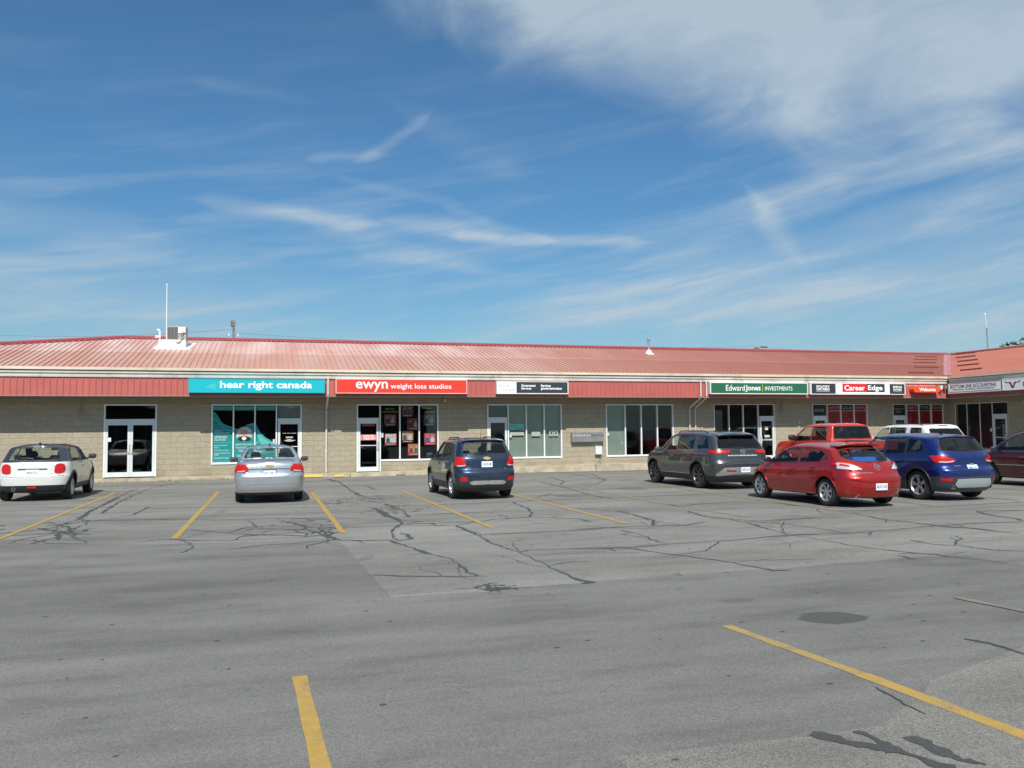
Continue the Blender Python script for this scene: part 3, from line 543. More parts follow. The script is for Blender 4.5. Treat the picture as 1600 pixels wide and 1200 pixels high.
# lower sheets and upper lapped sheets (upper 12 mm proud)
lo.add([(HX1, EY, EZ), (VX0, EY, EZ), (yv and VX0+(MIDY-EY)*(VX1-VX0)/(RY-EY), MIDY, zr(MIDY)), (HX1+(MIDY-EY)*(HX0-HX1)/(RY-EY), MIDY, zr(MIDY))], [(0, 1, 2, 3)])
up = MB(); dz = .014
mx = VX0+(MIDY-EY)*(VX1-VX0)/(RY-EY); mh = HX1+(MIDY-EY)*(HX0-HX1)/(RY-EY)
up.add([(mh, MIDY, zr(MIDY)+dz), (mx, MIDY, zr(MIDY)+dz), (VX1, RY, RZ+dz), (HX0, RY, RZ+dz), (mh, MIDY, zr(MIDY)-.01), (mx, MIDY, zr(MIDY)-.01)], [(0, 1, 2, 3), (4, 5, 1, 0)])
def rib(mb, X, ya, yb, d):
    if yb-ya < .05: return
    h = .034; a, b = X-.017, X+.017
    mb.add([(a, ya, zr(ya)+d-.004), (a+.006, ya, zr(ya)+d+h), (b-.006, ya, zr(ya)+d+h), (b, ya, zr(ya)+d-.004), (a, yb, zr(yb)+d-.004), (a+.006, yb, zr(yb)+d+h), (b-.006, yb, zr(yb)+d+h), (b, yb, zr(yb)+d-.004)],
           [(0, 1, 5, 4), (1, 2, 6, 5), (2, 3, 7, 6), (0, 3, 2, 1)])
X = HX1+.3
while X < VX1-.2:
    a = EY if X < VX0 else yv(X)+.12; b = ytop(X)-.08
    rib(lo, X, a, min(b, MIDY), 0)
    if b > MIDY: rib(up, X, max(a, MIDY), b, dz)
    X += .2032
bp(lo, 'roof', M['roof']); bp(up, 'roof', M['roof_up'])
wr = MB(); yW = D-21.8
wr.add([(VX0, yW, EZ), (VX0, EY, EZ), (VX1, RY, RZ), (VX1, yW, RZ)], [(0, 1, 2, 3)])
Y = yW
while Y < RY-.2:
    xa = VX0 if Y < EY else VX0+(Y-EY)*(VX1-VX0)/(RY-EY)+.12; xb = VX1-.06; h = .03
    if xb-xa > .05: wr.add([(xa, Y-.014, zw(xa)-.004), (xa, Y-.008, zw(xa)+h), (xa, Y+.008, zw(xa)+h), (xa, Y+.014, zw(xa)-.004), (xb, Y-.014, zw(xb)-.004), (xb, Y-.008, zw(xb)+h), (xb, Y+.008, zw(xb)+h), (xb, Y+.014, zw(xb)-.004)], [(0, 1, 5, 4), (1, 2, 6, 5), (2, 3, 7, 6), (0, 3, 2, 1)])
    Y += .2032
bp(wr, 'roof', M['roof_wing'])
bk = MB(); bk.add([(HX0, RY, RZ), (VX1, RY, RZ), (44, 45.2, EZ), (HX1, 45.2, EZ), (HX1, EY, EZ), (44, yW, EZ), (VX1, yW, RZ)], [(0, 1, 2, 3), (0, 3, 4), (1, 6, 5, 2)]); bk.add([(VX0, yW, EZ), (VX1, yW, RZ), (44, yW, EZ), (31.8, yW, 3.06), (44, yW, 3.06)], [(0, 1, 2, 4, 3)])
bp(bk, 'roof', M['roof_wing'])
def cap(name, a, b, w_, m, hgt=.10):
    a, b = Vector(a), Vector(b); t = (b-a).normalized(); s = t.cross(Vector((0, 0, 1))).normalized(); u = Vector((0, 0, 1)); c = MB()
    rg = []
    for p in (a, b): rg += [p+s*w_-u*.02, p+s*w_+u*hgt*.55, p+u*hgt, p-s*w_+u*hgt*.55, p-s*w_-u*.02]
    c.add([v[:] for v in rg], [(0, 1, 6, 5), (1, 2, 7, 6), (2, 3, 8, 7), (3, 4, 9, 8), (0, 4, 3, 2, 1), (5, 6, 7, 8, 9)]); bp(c, name, m)
cap('ridge_cap', (HX0-.1, RY, RZ+.02), (VX1, RY, RZ+.02), .17, M['ridge'], .12); cap('ridge_cap', (HX0, RY, RZ+.02), (HX1, EY, EZ+.02), .17, M['ridge'], .12)
cap('ridge_cap', (VX1, RY, RZ+.018), (VX1, yW, RZ+.018), .15, M['valley'], .1)
v = MB(); vd = Vector((VX1-VX0, RY-EY, 0)).normalized(); vn = Vector((vd.y, -vd.x, 0))
pa, pb = Vector((VX0, EY, EZ)), Vector((VX1-.1, RY-.1, RZ))
for sgn, kk in ((1, 0), (-1, 0)):
    q = [pa, pb, pb+vn*.17*sgn+Vector((0, 0, .03)), pa+vn*.17*sgn+Vector((0, 0, .03))]; v.add([(c_+Vector((0, 0, .045)))[:] for c_ in q], [(0, 1, 2, 3)])
bp(v, 'valley_flashing', M['valley'])

# ---- snow guards: five short rows on each side of the valley
def rowname(i): return ('topmost', 'second from the top', 'middle', 'fourth from the top', 'lowest')[i]
for i, (xx, y0) in enumerate(((36.9, 36.2), (35.7, 35.0), (34.4, 33.6), (33.1, 32.3), (31.75, 30.8))):
    s = MB(); k = 0
    s.add([(xx-.01, y0-.14, zw(xx)-.01), (xx-.01, y0+1.15, zw(xx)-.01), (xx+.01, y0+1.15, zw(xx)+.006), (xx+.01, y0-.14, zw(xx)+.006)], [(0, 1, 2, 3)])
    while k < 9:
        yy = y0-.04+k*.145-.1; s.box(xx-.03, xx+.02, yy, yy+.1, zw(xx)-.01, zw(xx)+.075); s.box(xx-.03, xx+.1, yy+.04, yy+.06, zw(xx)-.01, zw(xx)+.05); k += 1
    s.build('snow_guard', M['rust'], label=f'dark snow guard row on the bright wing roof, {rowname(i)} of five', cat='snow guard', group='snow guard rows beside the roof valley')
for i, (yy, x0) in enumerate(((37.3, 34.1), (36.3, 33.1), (35.2, 32.0), (33.8, 30.8), (32.2, 29.0))):
    s = MB(); k = 0; z0 = zr(yy)+.015; s.box(x0, x0+1.45, yy-.008, yy+.008, z0-.01, z0+.07)
    while k < 8:
        xx = x0+k*.19; s.box(xx, xx+.12, yy-.02, yy+.02, z0-.03, z0+.05); s.box(xx+.05, xx+.07, yy, yy+.1, z0-.03, z0+.03); k += 1
    s.build('snow_guard', M['rust'], label=f'dull snow guard row left of the valley, {rowname(i)} of five', cat='snow guard', group='snow guard rows beside the roof valley')

# ---------------------------------------------------------------- signs
def sign(name, T, a, b, z0, z1, face, frame, label, y0=-OV-.19, y1=-OV-.024, ft=.025):
    c = T @ Vector(((a+b)/2, y0, z0)); e = empty(name, c, 0, label, 'sign'); inv = Matrix.Translation(-c)
    def part(mb, nm, m, parent=e, **kw):
        o = mb.build(nm, m, parent, **kw); o.matrix_parent_inverse = inv if parent is e else Matrix(); return o
    bx = MB(T); bx.box(a, b, y0+.012, y1, z0, z1); cab = part(bx, 'cabinet', frame)
    fr = MB(T); fr.box(a, b, y0-.006, y0+.012, z1-ft, z1); fr.box(a, b, y0-.006, y0+.012, z0, z0+ft); fr.box(a, a+ft, y0-.006, y0+.012, z0+ft, z1-ft); fr.box(b-ft, b, y0-.006, y0+.012, z0+ft, z1-ft); part(fr, 'frame', frame)
    f = MB(T); f.box(a+ft, b-ft, y0, y0+.011, z0+ft, z1-ft); fo = part(f, 'sign_face', face)
    return e, part, y0, fo
T = MAIN
e, part, y0, fo = sign('storefront_sign', T, -2.76, 1.99, 3.16, 3.67, M['teal'], mat('teal_frame', (.01, .36, .42), .4), 'bright turquoise sign box reading hear right canada in white lowercase')
part(text_mb('hear right canada', -1.70, 1.52, 3.255, 3.585, y0-.004, T, .022), 'lettering', M['white_clean'])
lg_ = MB(T)
for i in range(7):
    for j in range(i+1): lg_.box(-2.18+i*.05-.0, -2.155+i*.05, y0-.004, y0-.001, 3.33+j*.035-(.0 if i < 4 else .02*(i-3)), 3.35+j*.035-(.0 if i < 4 else .02*(i-3)))
part(lg_, 'emblem', M['teal_l'])
e, part, y0, fo = sign('storefront_sign', T, 2.38, 7.41, 3.15, 3.70, M['red_sign'], M['white'], 'long red sign box with thin white border reading ewyn weight loss studios')
part(text_mb('ewyn', 3.12, 4.32, 3.215, 3.60, y0-.004, T, .012), 'lettering', M['white_clean']); part(text_mb('weight loss studios', 4.42, 6.78, 3.285, 3.53, y0-.004, T, .008), 'lettering', M['white_clean'])
e, part, y0, fo = sign('storefront_sign', T, 8.60, 11.62, 3.15, 3.67, M['white_clean'], M['white'], 'sign half white and half charcoal reading Service Canada and Government Services')
p_ = MB(T).box(9.42, 11.58, y0-.003, y0-.0005, 3.19, 3.63); part(p_, 'dark_panel', M['dark_panel'])
part(text_mb('Service', 8.68, 9.10, 3.43, 3.57, y0-.006, T, -.004), 'lettering', M['grey_txt']); part(text_mb('Canada', 8.83, 9.36, 3.28, 3.41, y0-.006, T, -.004), 'lettering', M['grey_txt'])
for s_, a_, b_, z_, z2 in (('Government', 9.62, 10.22, 3.44, 3.54), ('Services', 9.62, 10.04, 3.33, 3.42), ('Services', 10.44, 10.86, 3.44, 3.54), ('gouvernementaux', 10.44, 11.34, 3.30, 3.42)):
    part(text_mb(s_, a_, b_, z_, z2, y0-.006, T, .03), 'lettering', M['white_clean'])
e, part, y0, fo = sign('storefront_sign', T, 18.05, 22.89, 3.18, 3.69, M['green_sign'], M['alu'], 'dark green sign box in a silver frame reading Edward Jones Investments', ft=.035)
part(text_mb('Edward', 18.80, 19.72, 3.32, 3.57, y0-.004, T, .004), 'lettering', M['white_clean']); part(text_mb('Jones', 19.75, 20.50, 3.27, 3.57, y0-.004, T, .02), 'lettering', M['white_clean'])
part(MB(T).box(20.58, 20.61, y0-.004, y0-.001, 3.28, 3.6), 'divider', M['lime']); part(text_mb('INVESTMENTS', 20.72, 22.10, 3.34, 3.52, y0-.004, T, .004), 'lettering', M['white_clean'])
e, part, y0, fo = sign('storefront_sign', T, 23.02, 28.12, 3.18, 3.69, M['white_clean'], M['alu'], 'wide white sign with red and charcoal panels reading Career Edge and Employment Ontario')
part(MB(T).box(23.08, 24.34, y0-.003, y0-.0005, 3.21, 3.66), 'dark_panel', M['dark_panel']); part(MB(T).box(24.70, 26.00, y0-.003, y0-.0005, 3.29, 3.66), 'red_panel', M['red_box'])
part(MB(T).box(26.00, 26.98, y0-.003, y0-.0005, 3.29, 3.66), 'dark_panel', M['dark_panel']); part(MB(T).box(27.25, 28.08, y0-.003, y0-.0005, 3.21, 3.66), 'dark_panel', M['dark_panel'])
part(text_mb('Career', 24.80, 25.90, 3.36, 3.60, y0-.006, T, .025), 'lettering', M['white_clean']); part(text_mb('Edge', 26.06, 26.86, 3.31, 3.60, y0-.006, T, .025), 'lettering', M['white_clean'])
for s_, a_, b_, z_, z2 in (('EMPLOYMENT', 23.33, 24.02, 3.50, 3.58), ('ONTARIO', 23.33, 24.02, 3.35, 3.485), ('EMPLOI', 27.44, 27.92, 3.48, 3.58), ('ONTARIO', 27.44, 27.92, 3.36, 3.46)):
    part(text_mb(s_, a_, b_, z_, z2, y0-.006, T, .035), 'lettering', M['white_clean'])
part(MB(T).box(23.33, 24.02, y0-.006, y0-.004, 3.305, 3.315).box(27.44, 27.92, y0-.006, y0-.004, 3.315, 3.323), 'rule', M['white_clean'])
# welcome lamp box, rounded ends
c = T @ Vector((29.1, -OV-.3, 3.27)); e = empty('welcome_sign', c, 0, 'small orange rounded sign box reading Welcome near the inner corner', 'sign'); inv = Matrix.Translation(-c)
pr = [(28.62+.13*math.cos(a), 3.415+.13*math.sin(a)) for a in [R(90+i*20) for i in range(10)]]+[(29.86+.13*math.cos(a), 3.415+.13*math.sin(a)) for a in [R(-90+i*20) for i in range(10)]]
o = MB(T).prism(pr, -OV-.30, -OV-.02).build('cabinet', M['orange'], e); o.matrix_parent_inverse = inv
o = text_mb('Welcome', 28.80, 29.72, 3.34, 3.50, -OV-.306, T, .03).build('lettering', M['white_clean'], e); o.matrix_parent_inverse = inv
tag(text_mb('EMPLOYMENT RESOURCE CENTRE', 28.35, 29.95, 3.585, 3.64, -OV-.03, T, .0).build('small_lettering', M['printpale']), 'small pale lettering line fixed above the orange Welcome box', 'lettering')
# floodlight in the corner
c = T @ Vector((30.2, -OV-.12, 3.5)); e = empty('flood_light', c, 0, 'small white twin floodlight under the gutter at the inner corner', 'lamp'); inv = Matrix.Translation(-c)
fl = MB(T).bbox(30.10, 30.26, -OV-.2, -OV-.05, 3.42, 3.62, .02).build('lamp_head', M['white'], e); fl.matrix_parent_inverse = inv
fl = MB(T).tube([(30.18, -OV-.03, 3.45), (30.2, -OV-.1, 3.36), (30.26, -OV-.12, 3.3)], .02).build('bracket', M['black'], e); fl.matrix_parent_inverse = inv
fl = MB(T).bbox(30.38, 30.50, -OV-.2, -OV-.05, 3.46, 3.6, .02).build('lamp_head', M['grey'], e); fl.matrix_parent_inverse = inv
# wing signs
T = WING
e, part, y0, fo = sign('storefront_sign', T, 1.25, 4.23, 3.21, 3.73, M['white_clean'], M['grey'], 'white sign with thin dark border reading Bottom Line Accounting')
part(text_mb('BOTTOM LINE ACCOUNTING', 1.42, 3.95, 3.46, 3.62, y0-.004, T, .01), 'lettering', M['black']); part(text_mb('PERSONAL, BUSINESS, BOOKKEEPING', 1.55, 3.85, 3.35, 3.43, y0-.004, T, .006), 'lettering', M['black'])
part(MB(T).box(1.34, 4.14, y0-.004, y0-.001, 3.275, 3.285).box(1.34, 4.14, y0-.004, y0-.001, 3.30, 3.305).box(1.34, 4.14, y0-.004, y0-.001, 3.67, 3.68), 'rule', M['maroon_txt'])
e, part, y0, fo = sign('storefront_sign', T, 4.27, 8.2, 3.23, 3.75, M['white_clean'], M['alu'], 'pale sign with a maroon longhorn bull skull at the right edge of the photo')
horn = [(4.42, 3.68), (4.40, 3.60), (4.46, 3.55), (4.60, 3.55), (4.66, 3.49), (4.72, 3.36), (4.76, 3.31), (4.82, 3.31), (4.86, 3.36), (4.92, 3.49), (4.98, 3.55), (5.12, 3.55), (5.18, 3.60), (5.16, 3.68), (5.14, 3.61), (5.08, 3.585), (4.92, 3.585), (4.86, 3.57), (4.81, 3.42), (4.77, 3.42), (4.72, 3.57), (4.66, 3.585), (4.50, 3.585), (4.44, 3.61)]
hm = MB(T); hm.add([(x, y0-.004, z) for x, z in horn], [tuple(range(len(horn)))]); part(hm, 'emblem', M['maroon_txt']); part(text_mb('Pr', 5.3, 5.6, 3.36, 3.56, y0-.004, T, .01), 'lettering', M['maroon_txt'])
# dark address panels and reds on the two right hand units (vinyl on the inside of the glass)
def decal(nm, mb, m, **kw): return mb.build(nm, m, **kw)
T = MAIN
win_n = [0]
def windowset(x0, wmat, unit, title, words, who):
    e = empty('window_graphic', (x0+1.5, D+.06, .6), 0, title, 'window graphic'); inv = Matrix.Translation((-(x0+1.5), -(D+.06), -.6))
    def P_(mb, nm, m): o = mb.build(nm, m, e); o.matrix_parent_inverse = inv; return o
    for i, (a, b, k) in enumerate(unit):
        if k == 'pane':
            P_(MB(T).box(a+.03, b-.03, .056, .060, .62, 2.46), 'red_film', M['red_vinyl']); P_(MB(T).box(a+.03, b-.03, .055, .061, 2.50, 2.76), 'title_band', M['black'] if i == 2 else M['red_vinyl'])
            P_(MB(T).box(a+.03, b-.03, .051, .054, 2.463, 2.49), 'rule', M['printpale'])
            P_(text_mb(words[i-1], a+.12, b-.1, 2.56, 2.68, .0505, T, .005), 'lettering', M['cream_txt'])
            cx = (a+b)/2+(.05 if i == 2 else -.02); s = MB(T); h = 1.95+.05*(i % 2)
            s.prism([(cx-.22, .7), (cx+.24, .7), (cx+.2, h-.42), (cx+.13, h-.24), (cx+.06, h-.18), (cx+.07, h-.04), (cx, h), (cx-.07, h-.04), (cx-.06, h-.18), (cx-.14, h-.26), (cx-.19, h-.45)], .0515, .0545)
            P_(s, 'silhouette', M['vinyl_dark'])
        else:
            P_(MB(T).box(a+.06, b-.06, .052, .056, 2.26, 2.73), 'dark_film', M['dark_panel'])
            P_(MB(T).box(a+.15, b-.15, .030, .034, 1.75, 2.01), 'dark_film', M['dark_panel'])
            P_(text_mb(who[0], a+.17, b-.17, 1.84, 1.95, .0275, T, .01), 'lettering', M['printpink'])
            for z in (1.55, 1.63): P_(MB(T).box(a+.2, b-.2, .028, .032, z, z+.05), 'lettering', M['cream_txt'])
            if who[1] == 'icons':
                for q in range(3):
                    r_ = MB(T); cxx = (a+b)/2-.17+.17*q; r_.lathe([(.045, 0), (.078, 0)], (cxx, .049, 2.5), 'y', 20); r_.box(cxx-.03, cxx+.03, .0475, .0485, 2.48, 2.52); P_(r_, 'emblem', M['grey_txt'])
            else:
                P_(text_mb('1 DAIRY AVE', a+.12, b-.1, 2.52, 2.59, .049, T, .01), 'lettering', M['cream_txt']); P_(text_mb('UNIT 1', a+.24, b-.22, 2.38, 2.45, .049, T, .01), 'lettering', M['cream_txt'])
windowset(24.02, 0, units[6], 'red window graphic with dark figures reading Get The Job', ['Get The Job', 'Get The Skill', 'Get The Training'], ('CareerEdge', 'icons'))
windowset(28.48, 0, units[7], 'red window graphic with dark figures beside the corner reading GET THE EDGE', ['GET', 'THE', 'EDGE'], ('CareerEdge', 'addr'))

# hear right window: teal vinyl with a flowing edge
e = empty('window_graphic', (-.9, D+.06, .6), 0, 'teal vinyl window graphic with a round portrait, behind the silver sedan', 'window graphic'); inv = Matrix.Translation((.9, -(D+.06), -.6))
def HP(mb, nm, m, parent=None): o = mb.build(nm, m, parent or e); o.matrix_parent_inverse = inv; return o
def clipcurve(pts, a, b):
    out = []; f = lambda x: next(p[1]+(q[1]-p[1])*(x-p[0])/(q[0]-p[0]) for p, q in zip(pts, pts[1:]) if p[0] <= x <= q[0])
    n = 14; return [(a+(b-a)*i/n, f(a+(b-a)*i/n)) for i in range(n+1)]
curve = [(-2.1, 2.50), (-1.92, 2.46), (-1.80, 2.28), (-1.70, 2.08), (-1.5, 1.97), (-1.28, 1.90), (-1.1, 1.82), (-.95, 1.86), (-.8, 1.99), (-.6, 2.06), (-.5, 2.04), (-.42, 1.92), (-.32, 1.72), (-.15, 1.53), (.1, 1.37), (.3, 1.24)]
for a, b, k in units[1][:3]:
    top = clipcurve(curve, a+.03, b-.03); HP(MB(T).prism([(a+.03, .62)]+top+[(b-.03, .62)], .056, .060), 'vinyl_film', M['teal_d'])
    HP(MB(T).box(a+.03, b-.03, .056, .060, 2.55, 2.76), 'title_band', M['teal_d'])
    hl = MB(T); hl.add([(x, .053, z+.012) for x, z in top]+[(x, .053, z-.022) for x, z in top], [(i, i+1, i+16, i+15) for i in range(14)]); HP(hl, 'pale_swoosh', M['teal_l'])
sw = MB(T); sw.add([(-.44, .052, 1.85), (-.30, .052, 1.62), (-.12, .052, 1.45), (.24, .052, 1.27), (.24, .052, 1.20), (-.10, .052, 1.26), (-.26, .052, 1.2), (-.40, .052, 1.5)], [(0, 1, 6, 7), (1, 2, 5, 6), (2, 3, 4, 5)]); HP(sw, 'pale_swoosh', M['teal_l'])
sw = MB(T); l1 = [(-2.02, 2.28), (-1.85, 2.2), (-1.72, 2.0), (-1.6, 1.86), (-1.32, 1.8)]; sw.add([(x, .052, z) for x, z in l1]+[(x, .052, z-.03) for x, z in l1], [(i, i+1, i+6, i+5) for i in range(4)]); HP(sw, 'pale_swoosh', M['teal_l'])
for s_, a, b in (('HEARING TESTS', -2.0, -1.33), ('613-546-0234', -1.2, -.58), ('HEARING AIDS', -.42, .2)): HP(text_mb(s_, a, b, 2.60, 2.69, .0515, T, .015), 'lettering', M['cream_txt'])
for s_, a, b, z in (('QUALITY', -1.95, -1.66, 1.77), ('HEARING CARE', -1.95, -1.42, 1.665), ('AFFORDABLE', -1.95, -1.5, 1.52), ('SOLUTIONS', -1.95, -1.56, 1.42), ('- - - - - - - - -', -1.95, -1.42, 1.35), ('Hearing Aid Fitting &', -1.95, -1.48, 1.22), ('Repair', -1.95, -1.78, 1.14), ('Free Hearing Screening', -1.95, -1.44, 1.04), ('Accepting WSIB, DVA, ODSP', -1.95, -1.40, .93), ('& ADP', -1.95, -1.8, .87), ('Financial Plans Available', -1.95, -1.43, .76)):
    h = .085 if s_.isupper() and len(s_) > 7 else .055
    if s_[0] == '-': h = .012
    HP(text_mb(s_, a, b, z, z+h, .0515, T, .02), 'lettering', M['white_clean'])
for s_, a, b, z in (('HAVE YOU HAD', -1.2, -.6, 1.24), ('YOUR HEARING', -1.2, -.6, 1.12), ('TESTED?', -1.1, -.7, 1.0), ('CALL US TODAY', -1.15, -.65, .82)): HP(text_mb(s_, a, b, z, z+.075, .0515, T, .02), 'lettering', M['white_clean'])
pc = (-.89, .0, 1.66)
circ = MB(T); circ.prism([(pc[0]+.29*math.cos(a), pc[2]+.28*math.sin(a)) for a in [2*math.pi*i/32 for i in range(32)]], .0505, .0535); HP(circ, 'portrait', M['printpale'])
HP(MB(T).prism([(pc[0]+.24*math.cos(a), pc[2]-.17+.1*math.sin(a)) for a in [2*math.pi*i/16 for i in range(16)]], .049, .0502), 'portrait_jacket', M['dark_panel'])
HP(MB(T).prism([(pc[0]-.01+.105*math.cos(a), pc[2]+.03+.14*math.sin(a)) for a in [2*math.pi*i/20 for i in range(20)]], .0475, .0488), 'portrait_face', M['skin'])
HP(MB(T).prism([(-.99, 1.50), (-.90, 1.42), (-.80, 1.50), (-.86, 1.56), (-.95, 1.56)], .0475, .0488), 'portrait_collar', M['white_clean'])
HP(MB(T).box(.14, .22, .0485, .0535, 1.30, 1.46), 'notice', M['white_clean'])
HP(text_mb('hear right canada', .5, 1.0, 1.66, 1.70, .012, T, .02), 'lettering', M['cream_txt'])
for a, b, z in ((.62, .88, 1.53), (.62, .88, 1.50), (.66, .82, 1.43), (.56, .96, 1.40), (.62, .88, 1.37)): HP(MB(T).box(a, b, .01, .014, z, z+.02), 'lettering', M['cream_txt'])
HP(MB(T).box(.33, 1.14, .056, .06, 2.26, 2.73), 'grey_film', M['blind_dark'])

# ewyn posters
e = empty('window_lettering', (5.3, D+.06, 2.5), 0, 'olive yellow script lettering at the top of the poster window', 'lettering'); inv = Matrix.Translation((-5.3, -(D+.06), -2.5))
for s_, a, b, z in (('Lighter figures', 4.40, 4.78, 2.56), ('powerful new attitude!', 4.28, 4.90, 2.44), ('Real people.', 5.86, 6.24, 2.58), ('Real results!', 5.97, 6.42, 2.44)):
    o = text_mb(s_, a, b, z, z+.09, .051, T, .012, shear=.3).build('lettering', M['yellow_txt'], e); o.matrix_parent_inverse = inv
posters = [(4.36, 2.0, 'upper of the two in the left pane'), (4.38, 1.24, 'lower of the two in the left pane'), (5.05, 2.36, 'topmost of four in the middle pane'), (5.27, 1.84, 'second of four in the middle pane'), (5.05, 1.34, 'third of four in the middle pane'), (5.29, .83, 'bottom of four in the middle pane'), (5.93, 2.0, 'upper of the two in the right pane'), (5.95, 1.24, 'lower of the two in the right pane')]
pcols = [(.30, .08, .07), (.6, .5, .5), (.16, .09, .09), (.2, .04, .05), (.6, .32, .15), (.5, .22, .10), (.13, .12, .18), (.6, .08, .14)]
figc = [mat('print_figure', c, .6) for c in ((.03, .03, .05), (.02, .12, .05), (.03, .1, .25), (.5, .3, .24), (.3, .02, .03), (.6, .6, .58))]
for i, (x, z, wh) in enumerate(posters):
    e = empty('poster', (x+.23, D+.07, z), 0, f'small red framed shop poster, {wh}', 'poster', 'framed posters in the shop window'); inv = Matrix.Translation((-(x+.23), -(D+.07), -z))
    def PP(mb, nm, m): o = mb.build(nm, m, e); o.matrix_parent_inverse = inv; return o
    PP(MB(T).box(x, x+.47, .060, .066, z-.08, z+.39), 'backing', M['red_vinyl' if i % 2 else 'vinyl_dark']); PP(MB(T).box(x+.02, x+.45, .056, .0598, z+.03, z+.37), 'print', mat('poster_print', pcols[i], .6, var=.5, vscale=14))
    for q in range(2):
        cx = x+.13+.2*q; f = MB(T); f.prism([(cx-.07, z+.035), (cx+.07, z+.035), (cx+.065, z+.19), (cx+.02, z+.22), (cx-.02, z+.22), (cx-.065, z+.19)], .0535, .0557); PP(f, 'printed_figure', figc[(i*2+q*3) % 6])
        f = MB(T); f.prism([(cx+.035*math.cos(a), z+.265+.045*math.sin(a)) for a in [2*math.pi*k/10 for k in range(10)]], .0535, .0557); PP(f, 'printed_head', figc[3])
    PP(text_mb('Success story', x+.07, x+.4, z-.05, z+.0, .0575, T, .02), 'lettering', M['white_clean'])
# door notice of the poster shop
e = empty('door_notice', (3.73, D+.01, 1.5), 0, 'red strip with white capitals across the glass door left of the posters', 'notice'); inv = Matrix.Translation((-3.73, -(D+.01), -1.5))
o = MB(T).box(3.425, 4.04, .010, .014, 1.38, 1.60).build('strip', M['printpink'], e); o.matrix_parent_inverse = inv
for s_, z in (('WALK-INS ARE', 1.50), ('WELCOME', 1.405)): o = text_mb(s_, 3.53, 3.94, z, z+.075, .007, T, .02).build('lettering', M['white_clean'], e); o.matrix_parent_inverse = inv
o = text_mb('ewyn', 3.5, 3.97, 1.9, 2.0, .012, T, .01).build('lettering', M['lamp_in'], e); o.matrix_parent_inverse = inv
# small white notices by the doors
def notice(x, z, w_, h, label, y=.051, T_=MAIN, m='white_clean'):
    o = MB(T_).box(x, x+w_, y-.002, y, z, z+h).build('notice', M[m]); tag(o, label, 'notice'); return o
notice(4.24, 1.48, .085, .18, 'small white notice taped inside the glass beside the poster shop door')
notice(9.5, 1.42, .09, .12, 'small white card in the glass beside the Service Canada door')
notice(13.83, 1.44, .085, .13, 'small white card in the left edge of the four pane window')
notice(-5.56, 1.44, .1, .14, 'small white card on the left leaf of the white double doors', y=.014)
notice(21.5, 1.62, .16, .16, 'pale square notice on the glass door left of the pickup', y=.014, m='cream_txt')
notice(21.47, 1.30, .26, .09, 'small pale opening hours sticker low on the glass door left of the pickup', y=.014, m='cream_txt')
# blinds and papers behind the Service Canada window
e = empty('window_blind', (10.6, D+.12, .6), 0, 'pale grey green blinds behind the three panes under the half white sign', 'blind', 'roller blinds behind glass')
inv = Matrix.Translation((-10.6, -(D+.12), -.6))
for a, b, k in units[3][1:]: o = MB(T).box(a+.02, b-.02, .13, .135, .6, 2.75).build('blind_panel', M['blind'], e); o.matrix_parent_inverse = inv
e2 = MB(T).box(13.8, 14.63, .13, .135, .6, 2.75).build('window_blind', M['blind']); tag(e2, 'pale grey green blind behind the leftmost of four window panes', 'blind', 'roller blinds behind glass')
o = MB(T).box(8.6, 9.4, .13, .135, 2.26, 2.75).build('transom_cover', M['dark_panel']); tag(o, 'dark cover behind the small pane over the Service Canada door', 'blind')
e = empty('paper_notice', (9.8, D+.06, 1.5), 0, 'pale green Service Canada notice with dark rules in the left blind pane', 'notice'); inv = Matrix.Translation((-9.8, -(D+.06), -1.5))
for a, b, z, z2, m in ((9.50, 10.12, 1.72, 1.98, 'teal_l'), (9.50, 10.12, 1.66, 1.70, 'dark_panel'), (9.50, 10.12, 1.50, 1.64, 'cream_txt')): o = MB(T).box(a, b, .058, .060, z, z2).build('sheet', M[m], e); o.matrix_parent_inverse = inv
o = text_mb('Service', 9.56, 9.86, 1.86, 1.94, .056, T).build('lettering', M['dark_panel'], e); o.matrix_parent_inverse = inv
o = text_mb('Canada', 9.68, 10.06, 1.75, 1.83, .056, T).build('lettering', M['dark_panel'], e); o.matrix_parent_inverse = inv
notice(10.45, 1.46, .38, .20, 'plain pale sheet in the middle blind pane of the half white sign shop', y=.060, m='cream_txt')
e = empty('paper_notice', (11.4, D+.06, 1.5), 0, 'pair of pale sheets with black symbols in the right blind pane', 'notice'); inv = Matrix.Translation((-11.4, -(D+.06), -1.5))
for a in (11.22, 11.43):
    o = MB(T).box(a, a+.18, .058, .060, 1.46, 1.70).build('sheet', M['cream_txt'], e); o.matrix_parent_inverse = inv
    o = MB(T).prism([(a+.09+.035*math.cos(t), 1.58+.06*math.sin(t)) for t in [2*math.pi*k/8 for k in range(8)]], .054, .0575).build('symbol', M['black'], e); o.matrix_parent_inverse = inv
# wing glass: drawn blinds in the door
o = MB(WING)
for i in range(24): o.box(2.56, 3.22, .13, .16, .45+i*.07, .458+i*.07)
o = o.build('window_blind', M['grey']); tag(o, 'dark slatted blind hanging inside the glass door of the right wing', 'blind')
o = MB(WING).box(2.36, 2.42, -.0, -.02, 1.45, 1.6).build('notice', M['white_clean']); tag(o, 'tiny white box beside the glass door of the right wing', 'notice')

